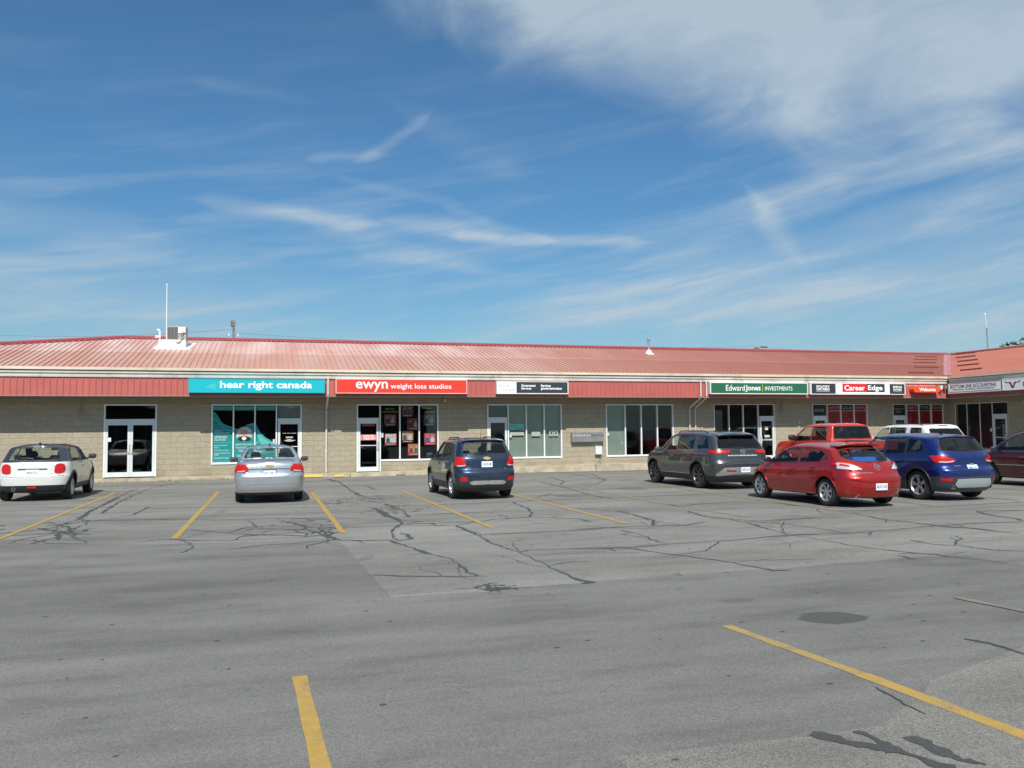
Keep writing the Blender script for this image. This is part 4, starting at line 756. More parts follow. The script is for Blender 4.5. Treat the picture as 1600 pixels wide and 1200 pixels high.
# mailboxes and meter
c = Vector((12.83, D-.1, 1.2)); e = empty('mailbox_bank', c, 0, 'wide grey bank of communal mailboxes on the beige wall', 'mailbox'); inv = Matrix.Translation(-c)
o = MB(T).bbox(12.14, 13.58, -.17, -.002, 1.18, 1.60, .012).build('case', M['grey'], e); o.matrix_parent_inverse = inv
for i in range(12):
    x = 12.17+i*.1175; d_ = MB(T).bbox(x, x+.105, -.178, -.168, 1.21, 1.57, .004).build('mailbox_door', M['grey'], e); d_.matrix_parent_inverse = inv
    s_ = MB(T).box(x+.03, x+.075, -.182, -.177, 1.44, 1.50).build('name_card', M['black' if i > 6 else 'cream_txt'], d_); 
c = Vector((13.35, D-.1, .64)); e = empty('meter_box', c, 0, 'small pale grey utility box below the right end of the mailboxes', 'utility box'); inv = Matrix.Translation(-c)
o = MB(T).bbox(13.21, 13.50, -.16, -.002, .66, 1.02, .012).build('case', M['alu_door'], e); o.matrix_parent_inverse = inv
o = MB(T).tube([(13.45, -.05, .66), (13.45, -.05, .3)], .018).build('conduit', M['grey'], e); o.matrix_parent_inverse = inv
# wall light between the posters and service unit
o = MB(T).bbox(6.72, 6.82, -.14, -.002, 2.88, 3.0, .02).build('wall_lamp', M['cream_txt']); tag(o, 'tiny pale lamp under the soffit above the poster window corner', 'lamp')
o = MB(T).bbox(23.22, 23.3, -.1, -.002, 1.9, 2.04, .01).build('wall_socket', M['white']); tag(o, 'small white wall box on the blocks above the red pickup', 'utility box')
# yellow kerb block and weeds
o = MB().bbox(1.05, 1.95, 31.95, 32.15, .005, .12, .03).build('kerb_block', M['curb_yellow']); tag(o, 'low yellow painted kerb block right of the silver sedan', 'kerb block')
o = MB().bbox(2.35, 2.75, 31.85, 32.05, .005, .1, .03).build('kerb_block', M['curb_yellow']); tag(o, 'short faded yellow kerb block beside the downpipe foot', 'kerb block')
def grass(name, spots, label):
    gm = MB(); q = random.Random(5)
    for cx, cy, rx, n in spots:
        for _ in range(n):
            x = cx+q.uniform(-rx, rx); y = cy+q.uniform(-.04, .06); h = q.uniform(.03, .1); a = q.uniform(0, 3.14); dx, dy = math.cos(a)*.012, math.sin(a)*.012; lx, ly = q.uniform(-.04, .04), q.uniform(-.04, .04)
            gm.add([(x-dx, y-dy, .0), (x+dx, y+dy, .0), (x+lx, y+ly, h)], [(0, 1, 2)])
    o = gm.build(name, mat('dry_weeds', (.20, .19, .07), .9, var=.4)); tag(o, label, 'weeds', kind='stuff')
grass('weeds', [(-4.6, 32.38, 1.2, 60), (-2.6, 32.38, 1.2, 150), (-.9, 32.36, .8, 60), (4.9, 32.06, .18, 60), (5.6, 32.07, .5, 30), (8.5, 32.07, 1.5, 50)], 'dry yellowish weeds along the foot of the walkway kerb')

# ---------------------------------------------------------------- roof equipment
def rz_(y): return zr(y)+.01
c = Vector((-3.75, 35.9, 5.15)); e = empty('rooftop_air_conditioner', c, 0, 'grey condenser unit on a white roof curb with bent white pipes', 'air conditioner'); inv = Matrix.Translation(-c)
def AC(mb, nm, m, parent=None, **kw): o = mb.build(nm, m, parent or e, **kw); o.matrix_parent_inverse = inv if parent is None else Matrix(); return o
cb = MB(); cb.box(-4.18, -3.28, 35.8, 36.9, 5.0, 5.50); AC(cb, 'roof_curb', M['white_clean'])
fl = MB(); fl.add([(-4.45, 35.55, zr(35.55)+.05), (-3.1, 35.55, zr(35.55)+.05), (-2.95, 37.1, zr(37.1)+.05), (-4.35, 37.1, zr(37.1)+.05), (-4.45, 35.55, zr(35.55)), (-3.1, 35.55, zr(35.55)), (-2.95, 37.1, zr(37.1)), (-4.35, 37.1, zr(37.1))], [(0, 1, 2, 3), (0, 4, 5, 1), (1, 5, 6, 2)]); AC(fl, 'flashing', M['white_clean'])
cu2 = AC(MB().bbox(-3.98, -3.26, 35.9, 36.6, 5.50, 6.07, .015), 'condenser', mat('unit_grey', (.35, .34, .31), .6, var=.05))
sl_ = MB()
for i in range(30): sl_.box(-3.97, -3.58, 35.885, 35.897, 5.53+i*.0165, 5.538+i*.0165)
for i in range(4): sl_.box(-3.965+i*.125, -3.95+i*.125, 35.878, 35.898, 5.52, 6.04)
AC(sl_, 'grille', mat('grille', (.2, .2, .19), .5), cu2)
AC(MB().box(-3.56, -3.42, 35.86, 35.898, 5.78, 6.03), 'access_panel', M['white_clean'], cu2); AC(MB().box(-3.40, -3.28, 35.85, 35.898, 5.80, 6.03), 'disconnect_box', M['alu'], cu2)
fan = MB(); fan.lathe([(.30, 0), (.30, .03), (.27, .03), (.27, 0)], (-3.62, 36.25, 6.07), 'z', 24, True); AC(fan, 'fan_ring', M['steel'], cu2)
AC(MB().tube([(-3.36, 35.87, 5.8), (-3.42, 35.8, 5.7), (-3.38, 35.78, 5.55), (-3.48, 35.76, 5.42), (-3.62, 35.77, 5.38)], .03), 'refrigerant_line', M['grey'])
AC(MB().tube([(-4.28, 36.1, 5.2), (-4.28, 36.1, 5.86), (-4.31, 36.1, 5.92), (-4.38, 36.1, 5.92)], .038), 'pipe', M['white_clean']); AC(MB().tube([(-4.28, 36.05, 5.62), (-4.42, 36.05, 5.64), (-4.44, 36.05, 5.58)], .042), 'pipe', M['white_clean'])
c = Vector((-4.08, 36.6, 5.4)); e = empty('mast_antenna', c, 0, 'tall thin white mast standing beside the rooftop condenser', 'antenna'); inv = Matrix.Translation(-c)
AC(MB().tube([(-4.08, 36.6, 5.35), (-4.09, 36.6, 7.85)], [.018, .013]), 'mast', M['white_clean']); AC(MB().tube([(-4.09, 36.6, 7.85), (-4.09, 36.6, 7.9)], .028), 'mast_tip', M['white_clean'])
c = Vector((17.79, 36.8, 5.3)); e = empty('vent_pipe', c, 0, 'steel vent pipe with rain cap and white flashing on the red roof', 'vent pipe'); inv = Matrix.Translation(-c)
AC(MB().lathe([(.055, 0), (.055, .72)], (17.79, 36.8, 5.35), n=16), 'flue', M['steel'], smooth=True); AC(MB().lathe([(.02, .80), (.10, .78), (.10, .70), (.07, .69)], (17.79, 36.8, 5.35), n=16), 'rain_cap', M['steel'])
AC(MB().lathe([(.30, -.06), (.16, .05), (.09, .17), (.06, .2)], (17.79, 36.8, 5.38), n=16), 'flashing', M['white_clean'], smooth=True)
# second mast on the wing
c = Vector((37.6, 34.9, 5.7)); e = empty('mast_antenna', c, 0, 'slim grey mast with white tip behind the right wing ridge', 'antenna'); inv = Matrix.Translation(-c)
def at(px, py, Y):   # a point on the line of sight of a photo pixel at depth Y
    d = cr*((px-800)/1294)-cu*((py-600)/1294)+cf; t = Y/d.y; return Vector((d.x*t, Y, 1.7+d.z*t))
a0 = at(1544, 547, 37); a1 = at(1541.5, 512, 37); a2 = at(1539, 489, 37); c = a0.copy(); e.location = c; inv = Matrix.Translation(-c)
AC(MB().tube([a0-Vector((0, 0, .5)), a1], .03), 'mast', M['grey']); AC(MB().tube([a1, a2], .012), 'rod', M['white_clean']); AC(MB().tube([a2-Vector((0, 0, .12)), a2], .035), 'mast_tip', M['white_clean'])
# poles and lines beyond the roof
b0 = at(365, 520, 60); c = Vector((b0.x, 60, 0)); e = empty('utility_pole', c, 0, 'wooden pole top with a large grey box rising behind the roof', 'utility pole'); inv = Matrix.Translation(-c)
top = at(366, 512, 60).z
AC(MB().tube([(b0.x, 60, 0), (b0.x, 60, top)], [.12, .07]), 'pole', M['wood']); AC(MB().bbox(b0.x-.19, b0.x+.10, 59.85, 60.1, top+.05, top+.5, .04), 'equipment_box', M['wood'])
AC(MB().tube([(b0.x-.6, 60, top-.72), (b0.x+.7, 60, top-.85)], .035), 'crossarm', M['wood'])
for q in (-.3, .3): AC(MB().tube([(b0.x+q, 59.9, top-.6), (b0.x+q, 59.9, top-.42)], .05), 'insulator', M['alu'])
b0 = at(1187, 545, 60); c = Vector((b0.x, 60, 0)); e = empty('street_lamp', c, 0, 'small twin headed street lamp top just above the roof ridge', 'street lamp'); inv = Matrix.Translation(-c)
AC(MB().tube([(b0.x, 60, 0), (b0.x, 60, b0.z+.05)], [.12, .07]), 'pole', M['steel']); AC(MB().bbox(b0.x-.5, b0.x-.05, 59.9, 60.1, b0.z-.0, b0.z+.1, .03), 'lamp_head', M['wood']); AC(MB().bbox(b0.x+.1, b0.x+.75, 59.9, 60.1, b0.z+.12, b0.z+.22, .03), 'lamp_head', M['wood'])
def wire(p, q, sag, label):
    P = [p.lerp(q, i/16)-Vector((0, 0, sag*4*(i/16)*(1-i/16))) for i in range(17)]
    o = MB().tube(P, .012, 4).build('power_line', M['grey']); tag(o, label, 'power line', 'overhead lines behind the plaza')
wire(at(-40, 522, 60), at(365, 514, 60), .3, 'faint overhead line reaching the pole from the left, upper')
wire(at(365, 520, 60), at(1187, 541, 60), .5, 'faint overhead line between the pole and the street lamp')
wire(at(1187, 543, 60), at(1540, 548, 60), .3, 'faint overhead line running right from the street lamp')
# tree beyond the wing
def tree(x, y, h, r, label, seed, n=7000, ls=.2):
    q = random.Random(seed); e = empty('broadleaf_tree', (x, y, 0), 0, label, 'tree', 'trees behind the right wing')
    tr = MB(); tr.tube([(0, 0, 0), (.1, 0, h*.3), (0, .1, h*.55), (0, 0, h*.85)], [.28, .22, .14, .05])
    cl = []
    for i in range(15):
        a = q.uniform(0, 6.28); rr_ = r*q.uniform(.25, .85); z = h*q.uniform(.45, .92); k = 1-abs(z/h-.62)*1.2; p = Vector((math.cos(a)*rr_*k, math.sin(a)*rr_*k, z)); cl.append((p, q.uniform(.5, 1.)*r*.42)); tr.tube([(0, 0, h*q.uniform(.3, .6)), p*.6+Vector((0, 0, z*.4)), p], [.08, .05, .02], 5)
    tr.build('trunk', M['bark'], e)
    cr_ = MB()
    for _ in range(n):
        p, s = q.choice(cl); d = Vector((q.gauss(0, 1), q.gauss(0, 1), q.gauss(0, .75))).normalized()*s*q.uniform(.55, 1.1)**.6; c0 = p+d
        u = Vector((q.uniform(-1, 1), q.uniform(-1, 1), q.uniform(-.5, .5))).normalized(); v_ = u.cross(Vector((q.uniform(-1, 1), q.uniform(-1, 1), q.uniform(-1, 1)))).normalized(); s2 = ls*q.uniform(.6, 1.3)
        cr_.add([c0-u*s2, c0+v_*s2*.5, c0+u*s2, c0-v_*s2*.5], [(0, 1, 2, 3)])
    cr_.build('crown', M['leaf'], e)
M['leaf'] = mat('tree_leaves', (.075, .13, .028), .7, var=.5, vscale=1.2)
tb = at(1590, 560, 62); tree(tb.x+.6, 62, 10.7, 3.4, 'green treetop showing just above the right wing ridge', 2)
tb = at(1650, 560, 64); tree(tb.x+1, 64, 11.8, 4, 'taller tree mostly cut off by the right edge behind the wing', 4)

# low gabled building across the lot (behind the viewer), reflected in the shop glass and the paintwork
opp = empty('gabled_building', (-6, -32, 0), 0, 'low dark gabled building across the lot, seen only as a reflection in the shop glass', 'building'); oi = Matrix.Translation((6, 32, 0))
def OB(mb, nm, m, parent=None): o = mb.build(nm, m, parent or opp); o.matrix_parent_inverse = oi if parent is None else Matrix(); return o
dkw = mat('brown_cladding', (.09, .07, .055), .8, var=.2); dkr = mat('dark_shingles', (.035, .033, .032), .9, var=.3)
OB(MB().box(-30, 18, -44, -32, 0, 4.2), 'wall', dkw)
rf = MB()
for x0, x1, zt_, ov in ((-30, -12, 7.2, .5), (-12, 2, 9.0, .5), (2, 18, 6.6, .5)): rf.prism([(x0-ov, 4.2), (x1+ov, 4.2), ((x0+x1)/2, zt_)], -44.4, -31.4)
OB(rf, 'roof', dkr)
for i in range(9):
    x = -28+i*5.1; wo = OB(MB().box(x-.05, x+2.05, -32.0, -31.95, .9, 2.7), 'window', M['alu']); OB(MB().box(x, x+2, -31.95, -31.94, .95, 2.65), 'pane', M['dark_panel'], wo)
# ---------------------------------------------------------------- vehicles
def pch(pts):
    xs = np.array([p[0] for p in pts], float); ys = np.array([p[1] for p in pts], float); h = np.diff(xs); d = np.diff(ys)/h; m = np.zeros(len(xs))
    for i in range(1, len(xs)-1):
        if d[i-1]*d[i] > 0: w1, w2 = 2*h[i]+h[i-1], h[i]+2*h[i-1]; m[i] = (w1+w2)/(w1/d[i-1]+w2/d[i])
    m[0], m[-1] = d[0], d[-1]
    def f(x):
        x = np.clip(np.asarray(x, float), xs[0], xs[-1]); i = np.clip(np.searchsorted(xs, x)-1, 0, len(h)-1); t = (x-xs[i])/h[i]
        return (2*t**3-3*t**2+1)*ys[i]+(t**3-2*t**2+t)*h[i]*m[i]+(-2*t**3+3*t**2)*ys[i+1]+(t**3-t**2)*h[i]*m[i+1]
    return f
def poly_dist(P, poly):
    """nearest point on a closed outline, and inside test, for many points"""
    poly = np.array(poly); n = len(poly); best = np.full(len(P), 1e9); near = P.copy(); inside = np.zeros(len(P), bool)
    for i in range(n):
        a, b = poly[i], poly[(i+1) % n]; ab = b-a; t = np.clip(((P-a)@ab)/(ab@ab+1e-12), 0, 1); q = a+t[:, None]*ab; d = np.hypot(*(P-q).T); k = d < best; best[k] = d[k]; near[k] = q[k]
        c = ((a[1] > P[:, 1]) != (b[1] > P[:, 1])); xi = (b[0]-a[0])*(P[:, 1]-a[1])/((b[1]-a[1]) if abs(b[1]-a[1]) > 1e-12 else 1e-12)+a[0]; inside ^= c & (P[:, 0] < xi)
    return best, near, inside
def rnd_poly(pts, r=.04, k=4):
    """round the corners of an outline"""
    out = []; n = len(pts)
    for i in range(n):
        p, a, b = Vector(pts[i]), Vector(pts[i-1]), Vector(pts[(i+1) % n]); ra = min(r, (a-p).length*.45); rb = min(r, (b-p).length*.45); s = p+(a-p).normalized()*ra; e = p+(b-p).normalized()*rb
        for j in range(k+1): t = j/k; out.append(tuple(s*(1-t)**2+p*2*t*(1-t)+e*t*t))
    return out
def circ(cx, cz, r, n=40): return [(cx+r*math.cos(2*math.pi*i/n), cz+r*math.sin(2*math.pi*i/n)) for i in range(n)]

class Car:
    def __init__(s, S):
        s.S = S; W = S['W']/2; xr = pch(S['rear']); xf = pch(S['front']); zt = pch(S['top']); zb_ = pch(S['belt'])
        r0 = min(p[1] for p in S['rear']); f0 = max(p[1] for p in S['front'])
        cr_, cf_ = S.get('cr', .5), S.get('cf', .8); nr, nf = S.get('nr', 4.), S.get('nf', 2.8); ug = S.get('xc', .6); uf = f0-1.1
        def capcurve(d, n):
            t = np.linspace(0, math.pi/2, 600); u = d*np.sin(t)**(2/n); y = W*np.cos(t)**(2/n); L = np.r_[0, np.cumsum(np.hypot(np.diff(u), np.diff(y)))]; k = int(L[-1]/.034)
            q = np.linspace(0, L[-1], k+1); return np.interp(q, L, u), np.interp(q, L, y)/W
        ur, fr_ = capcurve(cr_, nr); uu, ff_ = capcurve(cf_, nf)
        mid = np.arange(r0+cr_, f0-cf_, .034)
        mid = np.unique(np.r_[mid, S.get('extra', [])])
        U = np.r_[(r0+cr_-ur)[::-1], mid[1:], f0-cf_+uu]; F = np.r_[fr_[::-1], np.ones(len(mid)-1), ff_]; F[0] = 0; F[-1] = 0
        zb, tum, roofz = S.get('zb', .2), S.get('tum', .3), S['H']
        seg = [5, 4, 8, 9, 6, 13, 8, 8]; rows = []
        for u, f in zip(U, F):
            z8 = float(zt(u)); zbelt = min(float(zb_(u)), z8-.05); zs = min(zbelt-.13, float(zb_(u))-.13); zm = min(S.get('zm', .56), zs-.08); cab = max(0., min(1., (z8-zbelt)/(roofz-zbelt+1e-6)))
            wb = W*S.get('wb', .955); z6 = z8-(.035+.035*cab); z6 = max(z6, zbelt+.02); y6 = wb-(z6-zbelt)*tum-.03-.05*(1-cab)
            cp = [(0, zb), (W*.82, zb), (W*.945, zb+.06), (W, zm), (W*S.get('ws', .99), zs), (wb, zbelt), (y6, z6), (y6*.62, z8-.012), (0, z8)]
            ys, zs_ = [], []
            for (a, b), k in zip(zip(cp[:-1], cp[1:]), seg):
                for j in range(k): ys.append(a[0]+(b[0]-a[0])*j/k); zs_.append(a[1]+(b[1]-a[1])*j/k)
            ys.append(0); zs_.append(z8); ys, zs_ = np.array(ys), np.array(zs_)
            for _ in range(2):
                ye = np.r_[-ys[2:0:-1], ys, -ys[-2:-4:-1]]; ze = np.r_[zs_[2:0:-1], zs_, zs_[-2:-4:-1]]; kr = np.array([1, 4, 6, 4, 1])/16
                ys = np.convolve(ye, kr, 'valid'); zs_ = np.convolve(ze, kr, 'valid')
            xx = np.full(len(ys), u)
            if u < ug: xx = ug-(ug-u)*(ug-xr(zs_))/(ug-r0)
            if u > uf: xx = uf+(u-uf)*(xf(zs_)-uf)/(f0-uf)
            rows.append(np.c_[xx, ys*f*(1-S.get('taper', .03)*max(0, (u-1.6)/(f0-1.6))**2 - S.get('rtaper', .02)*max(0, (.6-u)/(.6-r0))**2), zs_])
        G = np.array(rows); ns, m, _ = G.shape
        V = []; idx = np.zeros((ns, 2*m-2), int)
        for i in range(ns):
            for j in range(m): idx[i, j] = len(V); V.append(G[i, j])
            for j in range(m-2, 0, -1): idx[i, 2*m-2-j] = len(V); V.append(G[i, j]*[1, -1, 1])
        V = np.array(V); n2 = 2*m-2; Fq = [(idx[i, j], idx[i, (j+1) % n2], idx[i+1, (j+1) % n2], idx[i+1, j]) for i in range(ns-1) for j in range(n2)]
        s.V = V; s.F = np.array(Fq); s.bvh = BVHTree.FromPolygons([tuple(v) for v in V], [tuple(int(i) for i in f) for f in Fq]); s.W = W; s.fn()
        vn = np.zeros_like(V)
        for k in range(4): np.add.at(vn, s.F[:, k], s.N)
        s.vn = vn/(np.linalg.norm(vn, axis=1)[:, None]+1e-9); s.snapped = np.zeros(len(V), bool); s.owner = np.full(len(s.F), -1)
        s.root = empty(S['name'], (0, 0, 0), 0, S['label'], S['cat'], S.get('group')); s.parts = []
    def fn(s):
        a, b, c, d = [s.V[s.F[:, k]] for k in range(4)]; n = np.cross(c-a, d-b); l = np.linalg.norm(n, axis=1); s.N = n/(l[:, None]+1e-12); s.Cn = (a+b+c+d)/4
        if not hasattr(s, 'sg'): s.sg = np.sign((s.N*(s.Cn-s.V.mean(0))).sum(1).mean())
        s.N = s.N*s.sg
    def ray(s, view, a, b, side=1, x0=None):
        if view == 'side': o, d = (a, 3*side, b), (0, -side, 0)
        elif view == 'rear': o, d = (x0 if x0 is not None else -4, a, b), (1, 0, 0)
        elif view == 'front': o, d = (8, a, b), (-1, 0, 0)
        else: o, d = (a, b, 4), (0, 0, -1)
        h = s.bvh.ray_cast(Vector(o), Vector(d)); 
        if h[0] is None: return None, None
        n = h[1].copy()
        if n.dot(Vector(d)) > 0: n.negate()
        return h[0], n
    def region(s, gid, view, poly, cond, thr=.021, nlim=None, x0=None):
        """snap nearby vertices onto the outline, then claim the faces inside it"""
        V = s.V; ax = {'side': (0, 2), 'rear': (1, 2), 'front': (1, 2), 'top': (0, 1)}[view]
        def two(P): return np.c_[P[:, 0], P[:, 2]] if view == 'side' else (np.c_[np.abs(P[:, 1]), P[:, 2]] if view in ('rear', 'front') else np.c_[P[:, 0], np.abs(P[:, 1])])
        ok = cond(V, s.vn) & ~s.snapped; P = two(V); lo, hi = np.min(poly, 0)-.05, np.max(poly, 0)+.05; ok &= (P > lo).all(1) & (P < hi).all(1); ids = np.where(ok)[0]
        if len(ids):
            d, near, ins = poly_dist(P[ids], poly)
            for i, dd, q in zip(ids, d, near):
                if dd < thr:
                    v = V[i]; sg = 1 if v[1] >= 0 else -1
                    if view == 'side': h, n = s.ray('side', q[0], q[1], sg)
                    elif view == 'top': h, n = s.ray('top', q[0], q[1]*sg)
                    else: h, n = s.ray(view, q[0]*sg, q[1], x0=x0)
                    if h is not None and (Vector(v)-h).length < .06: V[i] = h[:]; s.snapped[i] = True
        s.fn(); P = two(s.Cn); ok = cond(s.Cn, s.N) & (s.owner == -1); lo, hi = np.min(poly, 0), np.max(poly, 0); ok &= (P > lo).all(1) & (P < hi).all(1); ids = np.where(ok)[0]
        if len(ids):
            d, near, ins = poly_dist(P[ids], poly); s.owner[ids[ins]] = gid
    def claim(s, gid, cond): s.owner[(s.owner == -1) & cond(s.Cn, s.N)] = gid
    def emit(s, name, m, faces, off=0., parent=None, smooth=True, **kw):
        if len(faces) == 0: return None
        F = s.F[faces]; used, inv = np.unique(F, return_inverse=True); P = s.V[used]+s.vn[used]*off; inv = inv.reshape(F.shape); me = bpy.data.meshes.new(name)
        fs = []
        for f in inv:
            g = [int(f[0])]
            for k in f[1:]:
                if int(k) not in g and np.linalg.norm(P[int(k)]-P[g[-1]]) > 1e-6: g.append(int(k))
            if len(g) > 2: fs.append(g if s.sg > 0 else g[::-1])
        me.from_pydata([tuple(p) for p in P], [], fs); me.update(); me.materials.append(m)
        for p in me.polygons: p.use_smooth = True
        o = bpy.data.objects.new(name, me); C.objects.link(o); o.parent = parent or s.root; return tag(o, **kw)
    def ribbon(s, pts, view, w, m, name, h=.004, side=1, parent=None, closed=False, x0=None, mb=None):
        P = []; q = [Vector(p) for p in pts]; q = q+[q[0]] if closed else q
        for a, b in zip(q[:-1], q[1:]):
            k = max(1, int((b-a).length/.035)); P += [a.lerp(b, j/k) for j in range(k)]
        P.append(q[-1]); H = []
        for p in P:
            c, n = s.ray(view, p.x, p.y, side, x0)
            if c is not None: H.append((c, n))
        if len(H) < 2: return None
        own = mb is None; mb = mb or MB(); vs = []
        for i, (c, n) in enumerate(H):
            t = (H[min(i+1, len(H)-1)][0]-H[max(i-1, 0)][0]).normalized(); sd = t.cross(n).normalized()
            vs += [c+sd*w/2-n*.002, c+sd*w/2*.8+n*h, c-sd*w/2*.8+n*h, c-sd*w/2-n*.002]
        mb.add([v[:] for v in vs], [(4*i+k, 4*i+k+1, 4*i+k+5, 4*i+k+4) for i in range(len(H)-1) for k in range(3)])
        return mb.build(name, m, parent or s.root) if own else mb

def wheel_mesh(car, x, y, R_, wd, spokes, rimm, sgn, rr_=.66):
    rim_r = R_*rr_; t = MB(); o = wd/2
    t.lathe([(rim_r-.005, -o*.82), (rim_r+.012, -o), (R_*.93, -o), (R_*.985, -o*.82), (R_, -o*.5), (R_, o*.5), (R_*.985, o*.82), (R_*.93, o), (rim_r+.012, o), (rim_r-.005, o*.82)], axis='y', n=36)
    for i in range(5): t.lathe([(R_+.001, -o*.55+i*o*.27), (R_-.006, -o*.55+i*o*.27+.004)], axis='y', n=36)
    w = t.build('wheel', M['tyre'], car.root, smooth='auto'); w.location = (x, y, R_)
    r = MB(); so_ = sgn*o
    r.lathe([(rim_r, so_*.98), (rim_r-.012, so_*1.0), (rim_r-.022, so_*.9), (rim_r-.03, so_*.3), (rim_r-.03, -so_*.8)], axis='y', n=36)
    for k in range(spokes):
        a = 2*math.pi*k/spokes+.2
        for da in ((-.12, .12) if spokes == 5 else (0,)):
            ca, sa = math.cos(a+da), math.sin(a+da); px_, pz_ = -sa, ca; w0, w1 = (.022, .024) if spokes == 5 else (.026, .034); r0, r1 = .05, rim_r-.012
            pts = []
            for rad, ww, yy in ((r0, w0, .62), (r1, w1, .86)):
                for e, dy in ((-1, 0), (1, 0), (1, -.35), (-1, -.35)): pts.append((rad*ca+e*ww*px_, so_*(yy+dy), rad*sa+e*ww*pz_))
            r.add(pts, [(0, 1, 5, 4), (1, 2, 6, 5), (2, 3, 7, 6), (3, 0, 4, 7)])
    r.lathe([(.0, so_*.72), (.05, so_*.72), (.075, so_*.62), (.08, so_*.3)], axis='y', n=20); r.build('rim', rimm, w, smooth='auto')
    b = MB(); b.lathe([(0, so_*.15), (rim_r-.03, so_*.15)], axis='y', n=24); b.build('brake_disc', M['rim_dark'] if spokes != 10 else M['well'], w); return w

def make_car(S):
    c = Car(S); W = c.W; wb = S['wb_']; R_ = S['R']; RA = R_+S.get('gap', .045)
    side = lambda P, N: (np.abs(N[:, 1]) > .35) & (np.abs(P[:, 1]) > W*.45)
    anyside = lambda P, N: np.abs(P[:, 1]) > W-.30
    ids = {}; nid = [0]
    def gid(name, m, off=0., split=True, parent='root', **kw):
        nid[0] += 1; ids[nid[0]] = (name, m, off, split, kw); return nid[0]
    # wheel openings
    for x in (0, wb):
        g_ = gid('hole', None); c.region(g_, 'side', circ(x, R_+.01, RA), lambda P, N: np.abs(P[:, 1]) > W-.32, thr=.024)
    holes = [k for k in ids]
    for w_ in S.get('side_windows', []):
        c.region(gid('side_window', w_[1] if len(w_) > 1 else S.get('glass', M['carglass']), -.004), 'side', rnd_poly(w_[0], .035), side)
    rg = S['rear_glass']; rx = S.get('rear_x', (-9, 1.2))
    c.region(gid('rear_window', S.get('rglass', S.get('glass', M['carglass'])), -.003, False), 'rear', rnd_poly(rg, .05), lambda P, N: (N[:, 0] < -.2) & (P[:, 0] > rx[0]) & (P[:, 0] < rx[1]), x0=S.get('rear_cast'))
    if 'windshield' in S: c.region(gid('windshield', M['carglass'], -.003, False), 'front', rnd_poly(S['windshield'], .05), lambda P, N: (N[:, 0] > .2) & (P[:, 2] > S['belt'][0][1]-.1))
    for nm, mt, view, poly, kw in S.get('regions', []):
        cond = {'rear': lambda P, N: (N[:, 0] < -.3) & (P[:, 0] < kw.get('xmax', .3)), 'side': side, 'front': lambda P, N: N[:, 0] > .3, 'top': lambda P, N: N[:, 2] > .4}[view]
        key = kw.get('key')
        g_ = next((k for k, v in ids.items() if key and v[4].get('key') == key), None) or gid(nm, mt, kw.get('off', .002), kw.get('split', True), key=key)
        c.region(g_, view, poly if kw.get('sharp') else rnd_poly(poly, kw.get('r', .03)), cond)
    for nm, mt, fn in S.get('claims', []): c.claim(gid(nm, mt, 0., False), fn)
    c.claim(gid('underbody', M['black'], 0., False), lambda P, N: (P[:, 2] < S.get('zb', .2)+.035))
    for k, (nm, mt, off, split, kw) in ids.items():
        if nm == 'hole': continue
        f = np.where(c.owner == k)[0]
        if split:
            y = c.Cn[f][:, 1] if len(f) else np.array([])
            for s_ in (1, -1): c.emit(nm, mt, f[(y*s_) > 0], off)
        else: c.emit(nm, mt, f, off)
    c.body = c.emit('body', S['paint'], np.where(c.owner == -1)[0])
    # outlines round the glass
    tw = S.get('trim_w', .022)
    for w_ in S.get('side_windows', []):
        for s_ in (1, -1): c.ribbon(rnd_poly(w_[0], .035), 'side', tw, S.get('trim', M['black']), 'window_trim', .003, s_, closed=True)
    for s0 in (1,): c.ribbon(rnd_poly([p for p in rg]+[(-p[0], p[1]) for p in reversed(rg)], .05) if min(p[0] for p in rg) <= .001 and False else rnd_poly([(p[0], p[1]) for p in rg if p[0] > .001]+[(-p[0], p[1]) for p in reversed(rg) if p[0] > .001], .05), 'rear', tw, M['black'], 'window_seal', .003, closed=True, x0=S.get('rear_cast'))
    # wheels, arches, wells
    for x in (0, wb):
        for s_ in (1, -1):
            wheel_mesh(c, x, s_*(W-S.get('tuck', .035)-S['tw']/2-.005), R_, S['tw'], S.get('spokes', 7), S.get('rimm', M['rim']), s_, S.get('rimr', .66))
            wl = MB(); n = 20; a0 = -.5; pr = [(x+(RA+.005)*math.cos(math.pi*(1-i/n)*1.16-.25), R_+.01+(RA+.005)*math.sin(math.pi*(1-i/n)*1.16-.25)) for i in range(n+1)]
            y1, y2 = s_*(W-.05), s_*(W-.36); wl.add([(p[0], y1, p[1]) for p in pr]+[(p[0], y2, p[1]) for p in pr], [(i, i+1, i+n+2, i+n+1) for i in range(n)]+[tuple(range(n+1, 2*n+2))]); wl.build('wheel_well', M['well'], c.root)
            if S.get('arch'):
                pts = [(x+(RA+S.get('aw', .05)/2)*math.cos(a), R_+.01+(RA+S.get('aw', .05)/2)*math.sin(a)) for a in [math.pi*(1.12-i/30*1.24) for i in range(31)]]
                c.ribbon([p for p in pts if p[1] > S.get('zb', .2)+.03], 'side', S.get('aw', .05), S['arch'], 'arch_trim', .014, s_)
            else:
                pts = [(x+(RA+.012)*math.cos(a), R_+.01+(RA+.012)*math.sin(a)) for a in [math.pi*(1.1-i/30*1.2) for i in range(31)]]
                c.ribbon([p for p in pts if p[1] > S.get('zb', .2)+.03], 'side', .026, S['paint'], 'arch_lip', .008, s_)
    # seams
    for path in S.get('seams_side', []):
        for s_ in (1, -1): c.ribbon(path, 'side', .011, M['black'], 'panel_gap', .0018, s_)
    for path in S.get('seams_rear', []): c.ribbon(path, 'rear', .012, M['black'], 'panel_gap', .002)
    for pts, w_, m_, nm, h_ in S.get('strips_side', []):
        for s_ in (1, -1): c.ribbon(pts, 'side', w_, m_, nm, h_, s_)
